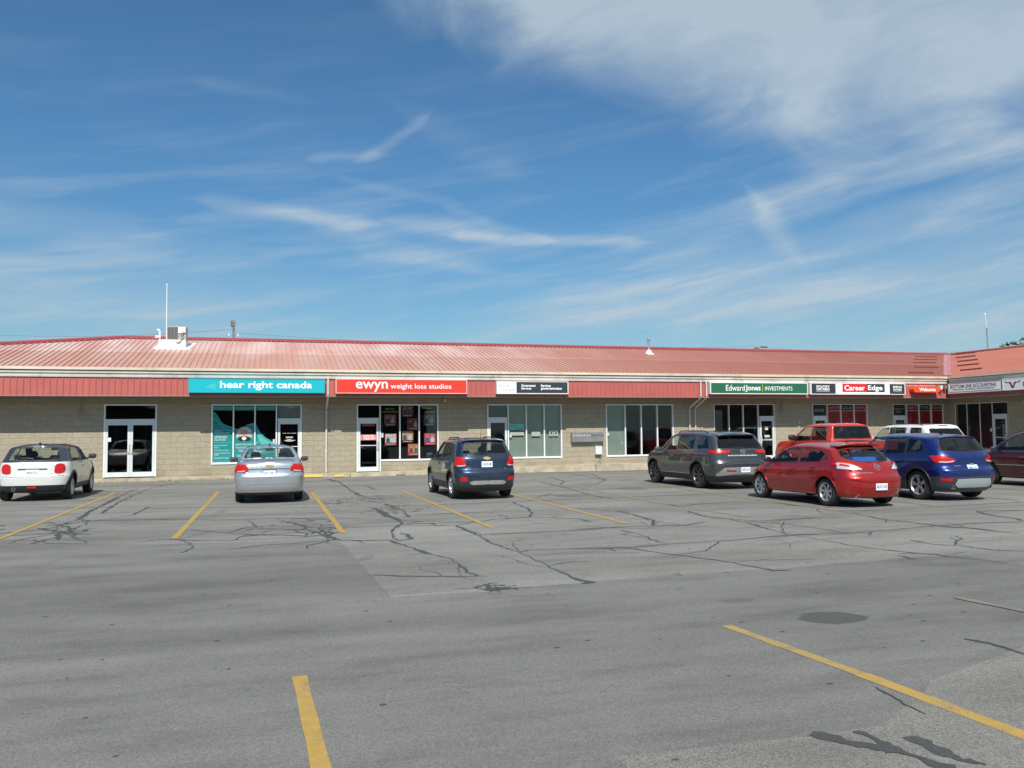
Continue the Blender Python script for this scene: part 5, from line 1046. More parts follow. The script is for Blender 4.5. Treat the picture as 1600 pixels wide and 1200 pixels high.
    for pts, w_, m_, nm, h_ in S.get('strips_rear', []): c.ribbon(pts, 'rear', w_, m_, nm, h_)
    # handles
    for x, z in S.get('handles', []):
        for s_ in (1, -1):
            h, n = c.ray('side', x, z, s_)
            if h: MB().bbox(x-.1, x+.1, h.y+s_*.0-.0 if s_ > 0 else h.y-.035, h.y+.035 if s_ > 0 else h.y, z-.014, z+.016, .008).build('door_handle', S.get('handle_m', S['paint']), c.root, smooth='auto')
    # mirrors
    mx_, mz_ = S['mirror']; ms = S.get('mirror_s', 1.)
    for s_ in (1, -1):
        h, n = c.ray('side', mx_, mz_-.03, s_); y = h.y if h else s_*W*.92
        mb = MB(); bm = bmesh.new(); bmesh.ops.create_uvsphere(bm, u_segments=18, v_segments=12, radius=1)
        for v in bm.verts:
            q = v.co; k = 2.6; q = Vector([math.copysign(abs(a)**(.75), a) for a in q]); v.co = Vector((mx_+q.x*.065*ms, y+s_*(.13*ms+.02)+q.y*.105*ms, mz_+.045*ms+q.z*.07*ms))
        bm.verts.index_update(); mb.add([v.co[:] for v in bm.verts], [[v.index for v in f.verts] for f in bm.faces]); bm.free()
        mo = mb.build('mirror', S.get('mirror_m', S['paint']), c.root, smooth=True)
        MB().tube([(mx_+.02, y-s_*.03, mz_-.02), (mx_, y+s_*.08, mz_+.01)], .022).build('mirror_arm', M['black'], mo)
        gl = MB().prism([(0, 0)], 0, 0) if False else MB(); gl.lathe([(0, 0), (1, 0)], n=20); 
        for i, v in enumerate(gl.v): gl.v[i] = Vector((mx_-.058*ms, y+s_*(.13*ms+.02)+v.x*.082*ms, mz_+.045*ms+v.y*.052*ms))
        gl.build('mirror_glass', M['chrome'], mo)
    # number plate
    px_, pz_ = 0, S['plate'][0]; h, n = c.ray('rear', .0, pz_); h2, _ = c.ray('rear', 0., pz_+.05); sl = (h2.x-h.x)/.05 if h2 else 0; sl = max(-.1, min(.5, sl))
    pl = MB(); x_ = h.x-.012; yo = S.get('plate_y', 0)
    def onp(y, z, d): return (x_+(z-pz_)*sl-d, y+yo, z)
    pl.add([onp(.155, pz_-.077, 0), onp(-.155, pz_-.077, 0), onp(-.155, pz_+.077, 0), onp(.155, pz_+.077, 0), onp(.155, pz_-.077, -.01), onp(-.155, pz_-.077, -.01), onp(-.155, pz_+.077, -.01), onp(.155, pz_+.077, -.01)], [(0, 1, 2, 3), (4, 7, 6, 5), (0, 4, 5, 1), (1, 5, 6, 2), (2, 6, 7, 3), (3, 7, 4, 0)])
    po = pl.build('licence_plate', M['plate'], c.root)
    tm = text_mb(S['plate'][1], -.125, .125, -.032, .034, 0, bold=.02); tm.v = [Vector(onp(-v.x, pz_+v.z, .003)) for v in tm.v]; tm.build('plate_number', M['plate_txt'], po)
    if S.get('plate_frame'):
        pf = MB(); 
        for a, b, z1, z2 in ((-.17, .17, -.09, -.075), (-.17, .17, .075, .09), (-.17, -.155, -.075, .075), (.155, .17, -.075, .075)): pf.add([onp(a, pz_+z1, .004), onp(b, pz_+z1, .004), onp(b, pz_+z2, .004), onp(a, pz_+z2, .004)], [(0, 1, 2, 3)])
        pf.build('plate_frame', M['black'], po)
    # badges
    for txt, y1, y2, z1, z2, m_ in S.get('badges', []):
        h, n = c.ray('rear', (y1+y2)/2, (z1+z2)/2)
        tm = text_mb(txt, 0, abs(y1-y2), 0, z2-z1, 0, bold=.03); out = []
        for v in tm.v:
            yy, zz = y1-v.x, z1+v.z; hh, nn = c.ray('rear', yy, zz); out.append(Vector(((hh.x if hh else h.x)-.006, yy, zz)))
        tm.v = out; tm.build('badge', m_, c.root)
    lg = S.get('logo')
    if lg:
        kind, z_, sz = lg; h, n = c.ray('rear', 0, z_); m = MB(); tl = (n.z/max(.2, -n.x)) if n else 0
        def L_(pts): return [(h.x-.012+(zz)*tl*.9, yy, z_+zz) for yy, zz in pts]
        if kind == 'bowtie': P = [(-.10, .018), (-.035, .03), (-.035, .042), (.05, .042), (.045, .03), (.10, .03), (.10, -.018), (.035, -.03), (.035, -.042), (-.05, -.042), (-.045, -.03), (-.10, -.03)]; P = [(a*sz, b*sz) for a, b in P]; m.add(L_(P), [tuple(range(12))]); m.build('emblem', M['gold'], c.root)
        elif kind == 'ring':
            for rr0, rr1 in ((.05*sz, .062*sz),):
                n_ = 24; a = [(rr0*math.cos(t)*1.15, rr0*math.sin(t)) for t in [2*math.pi*i/n_ for i in range(n_)]]; b = [(rr1*math.cos(t)*1.15, rr1*math.sin(t)) for t in [2*math.pi*i/n_ for i in range(n_)]]
                m.add(L_(a+b), [(i, (i+1) % n_, (i+1) % n_+n_, i+n_) for i in range(n_)])
            m.add(L_([(-.05*sz, .02*sz), (-.03*sz, .03*sz), (0, -.005*sz), (.03*sz, .03*sz), (.05*sz, .02*sz), (0, -.03*sz)]), [(0, 1, 2, 5), (2, 3, 4, 5)]); m.build('emblem', M['chrome'], c.root)
        elif kind == 'bar': m.add(L_([(.065*math.cos(t)*sz, .065*math.sin(t)*sz) for t in [2*math.pi*i/20 for i in range(20)]]), [tuple(range(20))]); m.add(L_([(-.1*sz, -.014*sz), (.1*sz, -.014*sz), (.1*sz, .014*sz), (-.1*sz, .014*sz)]), [(0, 1, 2, 3)]); m.build('emblem', M['chrome'], c.root)
        elif kind == 'oval': m.add(L_([(.075*math.cos(t)*sz, .03*math.sin(t)*sz) for t in [2*math.pi*i/20 for i in range(20)]]), [tuple(range(20))]); m.build('emblem', M['chrome'], c.root)
    # wiper, exhausts, rails, aerial, spoiler
    if S.get('wiper'):
        (y0, z0), (y1, z1) = S['wiper']; a, na = c.ray('rear', y0, z0); b, nb = c.ray('rear', y1, z1)
        if a and b: MB().tube([a+na*.02, (a+b)/2+(na+nb)*.5*.035, b+nb*.02], [.016, .011, .008], 6).build('rear_wiper', M['black'], c.root)
    for y, z, r in S.get('exhaust', []):
        h, n = c.ray('rear', y, z+.09); xx = (h.x if h else S['rear'][1][1])
        e_ = MB(); e_.lathe([(r, 0), (r, .22), (r*.8, .22), (r*.8, 0)], n=18, closed=True)
        e_.v = [Vector((xx+.01+v.z, y+v.x, z+v.y)) for v in e_.v]; e_.build('exhaust_tip', M['chrome'], c.root, smooth='auto'); MB().box(xx+.18, xx+.22, y-r*.8, y+r*.8, z-r*.8, z+r*.8).build('exhaust_pipe', M['well'], c.root)
    if S.get('rails'):
        xa, xb, yy, m_ = S['rails']
        for s_ in (1, -1):
            P = []
            for i in range(13):
                x = xa+(xb-xa)*i/12; h, n = c.ray('top', x, s_*yy); lift = .045 if 0 < i < 12 else .0; P.append((x, s_*yy, h.z+lift))
            MB().tube(P, .017, 6).build('roof_rail', m_, c.root, smooth=True)
    if S.get('aerial'):
        x, hgt, lean = S['aerial']; h, n = c.ray('top', x, 0); 
        if hgt < .1: MB().bbox(x-.06, x+.05, -.02, .02, h.z-.01, h.z+hgt, .012).build('aerial', M['black'], c.root, smooth='auto')
        else: MB().tube([(x, 0, h.z-.01), (x-lean, 0, h.z+hgt)], [.008, .004], 6).build('aerial', M['black'], c.root)
    if S.get('spoiler'):
        x0_, x1_, yw, z0_, z1_, m_ = S['spoiler']; sp = MB(); n = 14; top = []; bot = []
        for i in range(n+1):
            y = -yw+2*yw*i/n; k = (abs(y)/yw)**4; top += [(x1_, y, z1_-.03*k), (x0_+.05*k, y, z0_-.035*k)]; bot += [(x1_, y, z1_-.05-.03*k), (x0_+.05*k+.01, y, z0_-.03-.03*k)]
        m2 = 2*(n+1); sp.add(top+bot, [(2*i, 2*i+1, 2*i+3, 2*i+2) for i in range(n)]+[(m2+2*i, m2+2*i+2, m2+2*i+3, m2+2*i+1) for i in range(n)]+[(2*i+1, m2+2*i+1, m2+2*i+3, 2*i+3) for i in range(n)]+[(2*i, 2*i+2, m2+2*i+2, m2+2*i) for i in range(n)]+[(0, m2, m2+1, 1), (2*n, 2*n+1, m2+2*n+1, m2+2*n)])
        sp.build('spoiler', m_, c.root, smooth='auto')
    # cabin
    fx, bx, zfl, sw = S['seats']; bz = S['belt'][0][1]
    it = MB(); it.box(S.get('cab0', -.4), S.get('cab1', wb-.5), -W+.16, W-.16, .33, .40); it.box(S['dash']-.12, S['dash']+.35, -W+.16, W-.16, .5, bz-.06); it.build('cabin_floor', M['cabin'], c.root)
    def seat(x, y, w2, top, nm='seat', head=True):
        q = MB(); q.bbox(x-.02, x+.5, y-w2, y+w2, zfl, zfl+.2, .04); k = len(q.v); q.bbox(x-.12, x+.02, y-w2, y+w2, zfl+.08, top-.17, .05)
        for i in range(k, len(q.v)): q.v[i].x -= (q.v[i].z-zfl)*.16
        if head: q.bbox(x-.22-(top-zfl-.4)*.16+.06, x-.12-(top-zfl-.4)*.16+.06, y-.13, y+.13, top-.2, top, .04)
        q.build(nm, M['seat'], c.root, smooth='auto')
    for s_ in (1, -1): seat(fx, s_*.37, .25, S.get('seat_top', 1.2))
    seat(bx, 0, W-.24, S.get('seat_top', 1.2)-.12, 'rear_seat', False)
    for s_ in (1, -1): MB().bbox(bx-.30, bx-.21, s_*.36-.12, s_*.36+.12, S.get('seat_top', 1.2)-.29, S.get('seat_top', 1.2)-.10, .035).build('headrest', M['seat'], c.root, smooth='auto')
    st = MB(); st.lathe([(.17, 0), (.185, .012), (.185, -.012)], n=24, closed=True); st.v = [Vector((S['dash']-.22+v.z+v.y*.35, .37+v.x, bz-.06+v.y*.92)) for v in st.v]; st.build('steering_wheel', M['cabin'], c.root)
    MB().bbox(S['dash']+.12, S['dash']+.15, -.12, .12, S['H']-.20, S['H']-.12, .01).build('rear_view_mirror', M['cabin'], c.root)
    for f_ in S.get('more', []): f_(c)
    X, Y, hd = S['at']; c.root.location = (X, Y, 0.016); c.root.rotation_euler = (0, 0, R(90+hd)); k = S.get('scale', .935); c.root.scale = (k, k, S.get('zscale', k)); return c
lt = lambda z: (lambda P, N: P[:, 2] < z)

# -- white hatchback with black roof, far left
wp = paint('white_paint', (.66, .66, .62), .15); bp_ = paint('black_roof_paint', (.026, .030, .046), .2)
make_car(dict(name='parked_car', label='white three door hatchback with a black roof at the left edge', cat='car', group='parked cars', paint=wp, at=(-5.81, 24.45, 0), scale=1.0, zscale=1.03,
    W=1.727, H=1.414, wb_=2.495, R=.31, tw=.205, xc=.75, tum=.30, zm=.6, wb=.95, ws=.985, cr=.5, nr=3.0, cf=.8,
    rear=[(.18, -.48), (.28, -.56), (.42, -.60), (.60, -.60), (.66, -.56), (.92, -.52), (.99, -.47), (1.30, -.20), (1.42, -.12)], front=[(.18, 3.1), (.3, 3.2), (.6, 3.24), (.75, 3.2), (.95, 3.05)],
    top=[(-.6, 1.385), (-.2, 1.395), (.4, 1.412), (1.0, 1.414), (1.45, 1.385), (1.75, 1.25), (2.15, 1.0), (2.35, .965), (2.9, .9), (3.1, .8), (3.24, .6)], belt=[(-.6, .955), (.5, .94), (2.2, .93), (2.7, .88), (3.24, .5)],
    side_windows=[([(1.05, .975), (1.98, .97), (1.66, 1.19), (1.45, 1.31), (1.10, 1.33)],), ([(.04, .985), (.98, .977), (1.02, 1.33), (.38, 1.325), (.17, 1.22)],)],
    rear_glass=[(.0, 1.01), (.60, 1.01), (.56, 1.12), (.49, 1.31), (.0, 1.33)], windshield=[(0, 1.0), (.62, 1.0), (.54, 1.3), (0, 1.36)],
    regions=[('tail_light', M['redlens'], 'rear', [(.49, .665), (.70, .675), (.735, .78), (.71, .90), (.60, .925), (.51, .89)], dict(off=.012, r=.07, xmax=.2))],
    claims=[('roof', bp_, lambda P, N: (P[:, 2] > .962) & (P[:, 0] < 2.12)), ('lower_bumper', M['black'], lt(.40))],
    arch=M['black'], aw=.075, trim_w=.012, strips_rear=[([(.70, .935), (.36, .935)], .001, wp, 'x', .001), ([(.34, .785), (-.34, .785)], .035, M['black'], 'handle_recess', .004), ([(-.1, .452-.12), (.1, .452-.12)], .05, M['redlens'], 'fog_light', .012)],
    strips_side=[([(-.4, .965), (2.1, .955)], .02, M['chrome'], 'belt_trim', .004)],
    seams_side=[[(.98, .93), (.92, .6), (.86, .30)], [(2.0, .93), (2.05, .45), (1.95, .30)]], seams_rear=[[(.72, .62), (.4, .60), (-.4, .60), (-.72, .62)]],
    handles=[(1.15, .82)], handle_m=M['chrome'], mirror=(1.86, 1.0), mirror_s=1.0, mirror_m=M['black'], plate=(.70, 'BWAY 012'), wiper=((.0, 1.03), (.34, 1.06)), aerial=(.15, .05, 0), exhaust=[(.42, .30, .045)],
    seats=(1.15, .35, .45, 0), dash=1.75, seat_top=1.22, badges=[('COOPER', -.30, -.50, .655, .68, M['grey'])],
    more=[lambda c: [MB().tube([tuple(c.ray('side', .52, .95, s)[0]+Vector((0, 0, 0))), tuple(c.ray('side', .52, .95, s)[0])], .001, 3) for s in (1,)]]))
# -- silver sedan
svp = paint('silver_paint', (.50, .53, .56), .75, .32)
make_car(dict(name='parked_car', label='silver four door sedan parked in front of the teal window', cat='car', group='parked cars', paint=svp, at=(.02, 21.72, 0),
    W=1.796, H=1.477, wb_=2.685, R=.325, tw=.215, xc=.1, tum=.40, zm=.6, wb=.94, ws=.985, cr=.5, nr=3.2, cf=.85, taper=.05,
    rear=[(.18, -.78), (.26, -.88), (.42, -.95), (.68, -.96), (.74, -.93), (.98, -.89), (1.05, -.86), (1.2, -.86)], front=[(.18, 3.35), (.35, 3.58), (.6, 3.60), (.8, 3.5), (1.0, 3.3)],
    top=[(-.96, 1.04), (-.84, 1.075), (-.5, 1.105), (-.28, 1.135), (.05, 1.27), (.42, 1.40), (.8, 1.457), (1.2, 1.477), (1.6, 1.46), (1.95, 1.38), (2.3, 1.2), (2.65, 1.04), (2.9, 1.0), (3.3, .9), (3.5, .76), (3.6, .6)], belt=[(-.96, .93), (-.2, 1.0), (.5, .985), (2.3, .945), (3.0, .86), (3.6, .5)],
    side_windows=[([(.34, 1.02), (1.12, 1.0), (1.10, 1.36), (.78, 1.37), (.50, 1.26)],), ([(1.18, .998), (2.28, .975), (1.86, 1.27), (1.62, 1.37), (1.17, 1.375)],)],
    rear_glass=[(0, 1.145), (.655, 1.145), (.53, 1.375), (0, 1.40)], rear_x=(-.5, .75), windshield=[(0, 1.07), (.66, 1.07), (.54, 1.4), (0, 1.44)],
    regions=[('tail_light', M['redlens'], 'rear', [(.505, .815), (.74, .79), (.92, .80), (.92, .99), (.76, 1.0), (.545, .955)], dict(key='tl', off=.012, r=.04, xmax=.2)), ('tail_light', M['redlens'], 'side', [(-.93, .80), (-.62, .83), (-.60, .98), (-.95, 1.0)], dict(key='tl', off=.012))],
    strips_rear=[([(.52, .865), (.22, .875), (-.22, .875), (-.52, .865)], .022, M['black'], 'trunk_recess', .003), ([(.78, .815), (.72, .812), (.60, .83)], .03, M['clearlens'], 'reversing_lamp', .017), ([(-.78, .815), (-.72, .812), (-.60, .83)], .03, M['clearlens'], 'reversing_lamp', .017), ([(.60, .46), (.45, .50), (-.45, .50), (-.60, .46)], .012, svp, 'bumper_crease', .010)],
    seams_rear=[[(.64, .80), (.60, .73), (.50, .70), (0, .69), (-.50, .70), (-.60, .73), (-.64, .80)], [(.84, .80), (.86, .72)], [(-.84, .80), (-.86, .72)]], seams_side=[[(1.15, .97), (1.1, .55), (1.05, .32)], [(.40, 1.0), (.33, .75)], [(2.3, .96), (2.3, .4), (2.2, .3)]],
    handles=[(1.3, .84), (.52, .86)], mirror=(2.10, .99), mirror_s=1.05, mirror_m=M['black'], plate=(.765, 'BTLT 407'), plate_frame=1, logo=('bowtie', .955, 1.), aerial=(.72, .07, 0),
    claims=[('lower_bumper', M['black'], lambda P, N: (P[:, 2] < .27))], seats=(1.25, .42, .42, 0), dash=2.0, seat_top=1.28, spokes=5))
# -- blue compact crossover
tp = paint('slate_blue_paint', (.018, .034, .066), .55, .3)
make_car(dict(name='parked_car', label='small slate blue crossover parked before the beige wall right of the red sign shop', cat='car', group='parked cars', paint=tp, at=(5.17, 20.62, 2), scale=.90, zscale=.925,
    W=1.776, H=1.63, wb_=2.555, R=.345, tw=.215, xc=.8, tum=.27, zm=.62, wb=.95, ws=.99, cr=.5, nr=3.2,
    rear=[(.2, -.70), (.34, -.82), (.60, -.85), (.74, -.83), (.79, -.76), (1.08, -.72), (1.15, -.68), (1.5, -.44), (1.63, -.36)], front=[(.2, 3.1), (.4, 3.38), (.7, 3.40), (.95, 3.3), (1.1, 3.1)],
    top=[(-.85, 1.60), (-.3, 1.615), (.5, 1.635), (1.2, 1.63), (1.6, 1.58), (2.0, 1.36), (2.4, 1.12), (2.65, 1.08), (3.1, 1.0), (3.3, .86), (3.4, .65)], belt=[(-.85, 1.13), (0, 1.10), (1.2, 1.05), (2.3, 1.02), (2.8, .95), (3.4, .5)],
    side_windows=[([(-.02, 1.19), (.40, 1.13), (.40, 1.49), (.12, 1.47)], M['darkglass']), ([(.46, 1.125), (1.12, 1.09), (1.12, 1.51), (.46, 1.50)], M['darkglass']), ([(1.18, 1.085), (2.1, 1.06), (1.72, 1.40), (1.5, 1.50), (1.18, 1.51)],)],
    rear_glass=[(0, 1.185), (.66, 1.205), (.62, 1.32), (.55, 1.495), (0, 1.515)], windshield=[(0, 1.15), (.66, 1.15), (.56, 1.5), (0, 1.56)], glass=M['carglass'], rglass=M['midglass'],
    regions=[('tail_light', M['redlens'], 'rear', [(.555, .90), (.74, .88), (.90, .90), (.90, 1.10), (.80, 1.13), (.66, 1.12), (.60, 1.00)], dict(key='tl', off=.014, xmax=.2)), ('tail_light', M['redlens'], 'side', [(-.8, .90), (-.58, .93), (-.50, 1.12), (-.8, 1.13)], dict(key='tl', off=.014)),
             ('fog_light', M['redlens'], 'rear', [(.56, .485), (.76, .50), (.74, .60), (.60, .60)], dict(off=.004)), ('skid_plate', M['steel'], 'rear', [(0, .40), (.46, .39), (.52, .45), (.42, .50), (0, .505)], dict(split=False, off=.012))],
    claims=[('lower_bumper', M['black'], lambda P, N: (P[:, 2] < .40) | ((P[:, 2] < .43) & (P[:, 0] > -.5)))], arch=M['black'], aw=.05,
    strips_rear=[([(.60, .905), (.72, .89), (.80, .895)], .035, M['clearlens'], 'reversing_lamp', .018), ([(-.60, .905), (-.72, .89), (-.80, .895)], .035, M['clearlens'], 'reversing_lamp', .018), ([(.40, 1.045), (-.40, 1.045)], .018, M['black'], 'tailgate_recess', .003), ([(.08, .80), (-.08, .80)], .03, M['black'], 'latch', .004)],
    seams_rear=[[(.62, 1.15), (.585, .95), (.50, .74), (-.50, .74), (-.585, .95), (-.62, 1.15)]], seams_side=[[(1.15, 1.06), (1.12, .6), (1.05, .40)], [(.30, 1.1), (.35, .8), (.40, .45)], [(2.25, 1.03), (2.25, .5), (2.1, .4)]],
    handles=[(1.32, .92), (.55, .95)], mirror=(2.05, 1.08), mirror_m=paint('mirror_teal', (.02, .05, .07), .4), plate=(.93, 'CAZK 480'), logo=('bowtie', 1.09, 1.), wiper=((-.02, 1.21), (.34, 1.19)), rails=(.2, 1.5, .52, M['black']), aerial=(-.1, .26, .08),
    spoiler=(-.46, -.18, .60, 1.585, 1.615, tp), seats=(1.2, .4, .5, 0), dash=1.95, seat_top=1.38, badges=[('TRAX', .60, .46, .83, .86, M['chrome']), ('LT', -.5, -.56, .79, .82, M['chrome'])], spokes=5))
# -- large grey SUV
gp = paint('gunmetal_paint', (.070, .073, .078), .6, .3)
make_car(dict(name='parked_car', label='large dark grey SUV with black roof rails, left of the red cars', cat='car', group='parked cars', paint=gp, at=(12.68, 21.4, 1.0), zscale=.92,
    W=1.978, H=1.76, wb_=2.9, R=.385, tw=.245, xc=.7, tum=.26, zm=.66, wb=.95, ws=.99, cr=.5, nr=3.4,
    rear=[(.22, -.95), (.36, -1.07), (.62, -1.12), (.78, -1.12), (.84, -1.07), (1.10, -1.02), (1.20, -.98), (1.6, -.70), (1.76, -.60)], front=[(.22, 3.5), (.4, 3.84), (.8, 3.88), (1.05, 3.8), (1.2, 3.5)],
    top=[(-1.12, 1.70), (-.5, 1.73), (.5, 1.76), (1.4, 1.76), (1.8, 1.71), (2.2, 1.50), (2.6, 1.24), (2.85, 1.19), (3.4, 1.12), (3.75, .95), (3.88, .7)], belt=[(-1.12, 1.17), (0, 1.15), (1.2, 1.11), (2.5, 1.08), (3.2, 1.02), (3.88, .6)],
    side_windows=[([(-.62, 1.23), (.06, 1.20), (.06, 1.60), (-.40, 1.58)], M['darkglass']), ([(.30, 1.19), (1.28, 1.15), (1.30, 1.63), (.30, 1.62)], M['darkglass']), ([(1.36, 1.147), (2.38, 1.12), (1.98, 1.46), (1.72, 1.61), (1.37, 1.63)],)],
    rear_glass=[(0, 1.215), (.76, 1.225), (.70, 1.42), (.61, 1.60), (0, 1.62)], windshield=[(0, 1.27), (.7, 1.27), (.6, 1.62), (0, 1.68)], rglass=M['darkglass'],
    regions=[('tail_light', M['redlens'], 'rear', [(.43, 1.10), (.74, 1.07), (.99, 1.085), (.99, 1.17), (.6, 1.175), (.44, 1.165)], dict(key='tl', off=.014, r=.02, xmax=.2)), ('tail_light', M['redlens'], 'side', [(-1.1, 1.08), (-.7, 1.10), (-.62, 1.17), (-1.1, 1.175)], dict(key='tl', off=.014, r=.02)),
             ('garnish', M['black'], 'rear', [(0, 1.105), (.42, 1.105), (.43, 1.16), (0, 1.16)], dict(split=False, off=.006, sharp=1)), ('skid_plate', M['grey'], 'rear', [(0, .45), (.42, .45), (.62, .42), (.88, .40), (.86, .50), (.66, .66), (0, .67)], dict(split=False, off=.008, r=.04))],
    claims=[('lower_bumper', M['black'], lt(.42))], arch=M['black'], aw=.035,
    strips_rear=[([(.30, .56), (.60, .565)], .045, M['black'], 'reflector_recess', .014), ([(.34, .565), (.56, .57)], .022, M['redlens'], 'reflector', .019), ([(-.30, .56), (-.60, .565)], .045, M['black'], 'reflector_recess', .014), ([(-.34, .565), (-.56, .57)], .022, M['redlens'], 'reflector', .019), ([(.80, .775), (.4, .80), (-.4, .80), (-.80, .775)], .018, gp, 'bumper_lip', .012), ([(.55, .84), (-.55, .84)], .03, M['black'], 'tailgate_recess', .003)],
    seams_rear=[[(.70, 1.07), (.70, .88), (.62, .80), (-.62, .80), (-.70, .88), (-.70, 1.07)]], seams_side=[[(1.33, 1.12), (1.32, .6), (1.25, .42)], [(.22, 1.17), (.28, .9), (.5, .55)], [(2.5, 1.09), (2.5, .5), (2.35, .4)]], strips_side=[([(.45, .43), (2.35, .43)], .014, M['chrome'], 'sill_trim', .006), ([(-.6, 1.21), (2.4, 1.115)], .013, M['chrome'], 'belt_trim', .006)],
    handles=[(1.5, .98), (.42, 1.0)], mirror=(2.28, 1.12), mirror_m=paint('mirror_grey', (.08, .09, .09), .4), mirror_s=1.15, plate=(.585, 'CPZC 274'), plate_y=-.02, logo=('ring', 1.135, 1.25), wiper=((-.06, 1.235), (.36, 1.245)), rails=(-.1, 1.75, .60, M['black']), aerial=(.2, .06, 0),
    spoiler=(-.80, -.35, .64, 1.655, 1.725, gp), seats=(1.4, .5, .55, 0), dash=2.25, seat_top=1.48, rimm=M['rim_dark'], spokes=7, rimr=.72, badges=[('PATHFINDER', .50, -.50, 1.0, 1.03, M['alu'])]))
# -- red hatchback
rp = paint('bright_red_paint', (.40, .008, .008), .5, .26)
make_car(dict(name='parked_car', label='bright red five door hatchback with clear tail lamps in front of the red pickup', cat='car', group='parked cars', paint=rp, at=(12.36, 15.42, .5), zscale=.92,
    W=1.755, H=1.47, wb_=2.64, R=.318, tw=.205, xc=.7, tum=.36, zm=.58, wb=.93, ws=.975, cr=.62, nr=2.7, cf=.95, nf=2.3, taper=.06, rtaper=.05,
    rear=[(.16, -.66), (.26, -.78), (.50, -.86), (.66, -.86), (.74, -.80), (.92, -.72), (1.00, -.66), (1.10, -.52), (1.32, -.22), (1.46, -.02)], front=[(.16, 3.1), (.32, 3.50), (.6, 3.52), (.8, 3.35), (.95, 3.1)],
    top=[(-.86, 1.40), (-.3, 1.42), (.3, 1.455), (.9, 1.47), (1.4, 1.45), (1.75, 1.36), (2.2, 1.14), (2.5, 1.0), (2.75, .95), (3.2, .84), (3.42, .70), (3.52, .55)], belt=[(-.86, 1.01), (0, .99), (1.2, .945), (2.4, .90), (3.0, .78), (3.52, .45)],
    side_windows=[([(-.02, 1.10), (.32, 1.02), (1.00, .99), (1.02, 1.34), (.60, 1.335), (.22, 1.26)],), ([(1.08, .987), (2.32, .945), (1.90, 1.19), (1.6, 1.32), (1.09, 1.342)],)],
    rear_glass=[(0, 1.025), (.36, 1.035), (.58, 1.11), (.62, 1.17), (.53, 1.325), (0, 1.345)], windshield=[(0, 1.04), (.6, 1.04), (.54, 1.34), (0, 1.40)],
    regions=[('tail_light', M['clearlens'], 'rear', [(.38, .855), (.56, .85), (.75, .87), (.95, .89), (.95, 1.03), (.74, 1.01), (.58, .98), (.46, .92)], dict(key='tl', off=.016, xmax=.2, r=.03)), ('tail_light_end', M['redlens'], 'side', [(-.8, .87), (-.50, .91), (-.22, 1.01), (-.5, 1.035), (-.8, 1.03)], dict(key='tle', off=.014))],
    strips_rear=[([(.62, .93), (.74, .965), (.80, .98)], .06, M['redlens'], 'tail_lamp_core', .021), ([(-.62, .93), (-.74, .965), (-.80, .98)], .06, M['redlens'], 'tail_lamp_core', .021), ([(.84, .67), (.6, .64), (.3, .59), (-.3, .59), (-.6, .64), (-.84, .67)], .02, rp, 'bumper_crease', .014), ([(.66, .49), (.45, .46), (-.45, .46), (-.66, .49)], .016, rp, 'bumper_crease', .010)],
    seams_rear=[[(.55, .90), (.52, .75), (.46, .69), (-.46, .69), (-.52, .75), (-.55, .90)]], seams_side=[[(1.05, .96), (1.0, .5), (.95, .28)], [(.18, 1.03), (.22, .8), (.42, .4)], [(2.35, .9), (2.35, .4), (2.2, .28)], [(.42, .4), (.5, .28)]],
    strips_side=[([(.38, .27), (2.25, .27)], .03, rp, 'side_skirt', .016)], handles=[(1.22, .83), (.42, .87)], mirror=(2.12, .98), mirror_m=paint('mirror_red', (.05, .01, .012), .35), plate=(.47, 'BLYC 318'), logo=('ring', .91, 1.15),
    wiper=None, aerial=(.28, .24, .06), exhaust=[(.52, .25, .04), (-.52, .25, .04)], spoiler=(-.22, .15, .56, 1.435, 1.435, rp), seats=(1.2, .42, .42, 0), dash=1.95, seat_top=1.24, spokes=7, rimr=.70, badges=[('Mazda3', .52, .30, .775, .81, M['chrome']), ('SPORT', .28, .14, .775, .80, M['grey'])],
    more=[lambda c: tag(MB().bbox(-.38, -.02, -.42, .38, .86, 1.13, .08).build('cargo_bag', mat('blue_bag', (.02, .13, .5), .7), c.root, smooth='auto'))]))
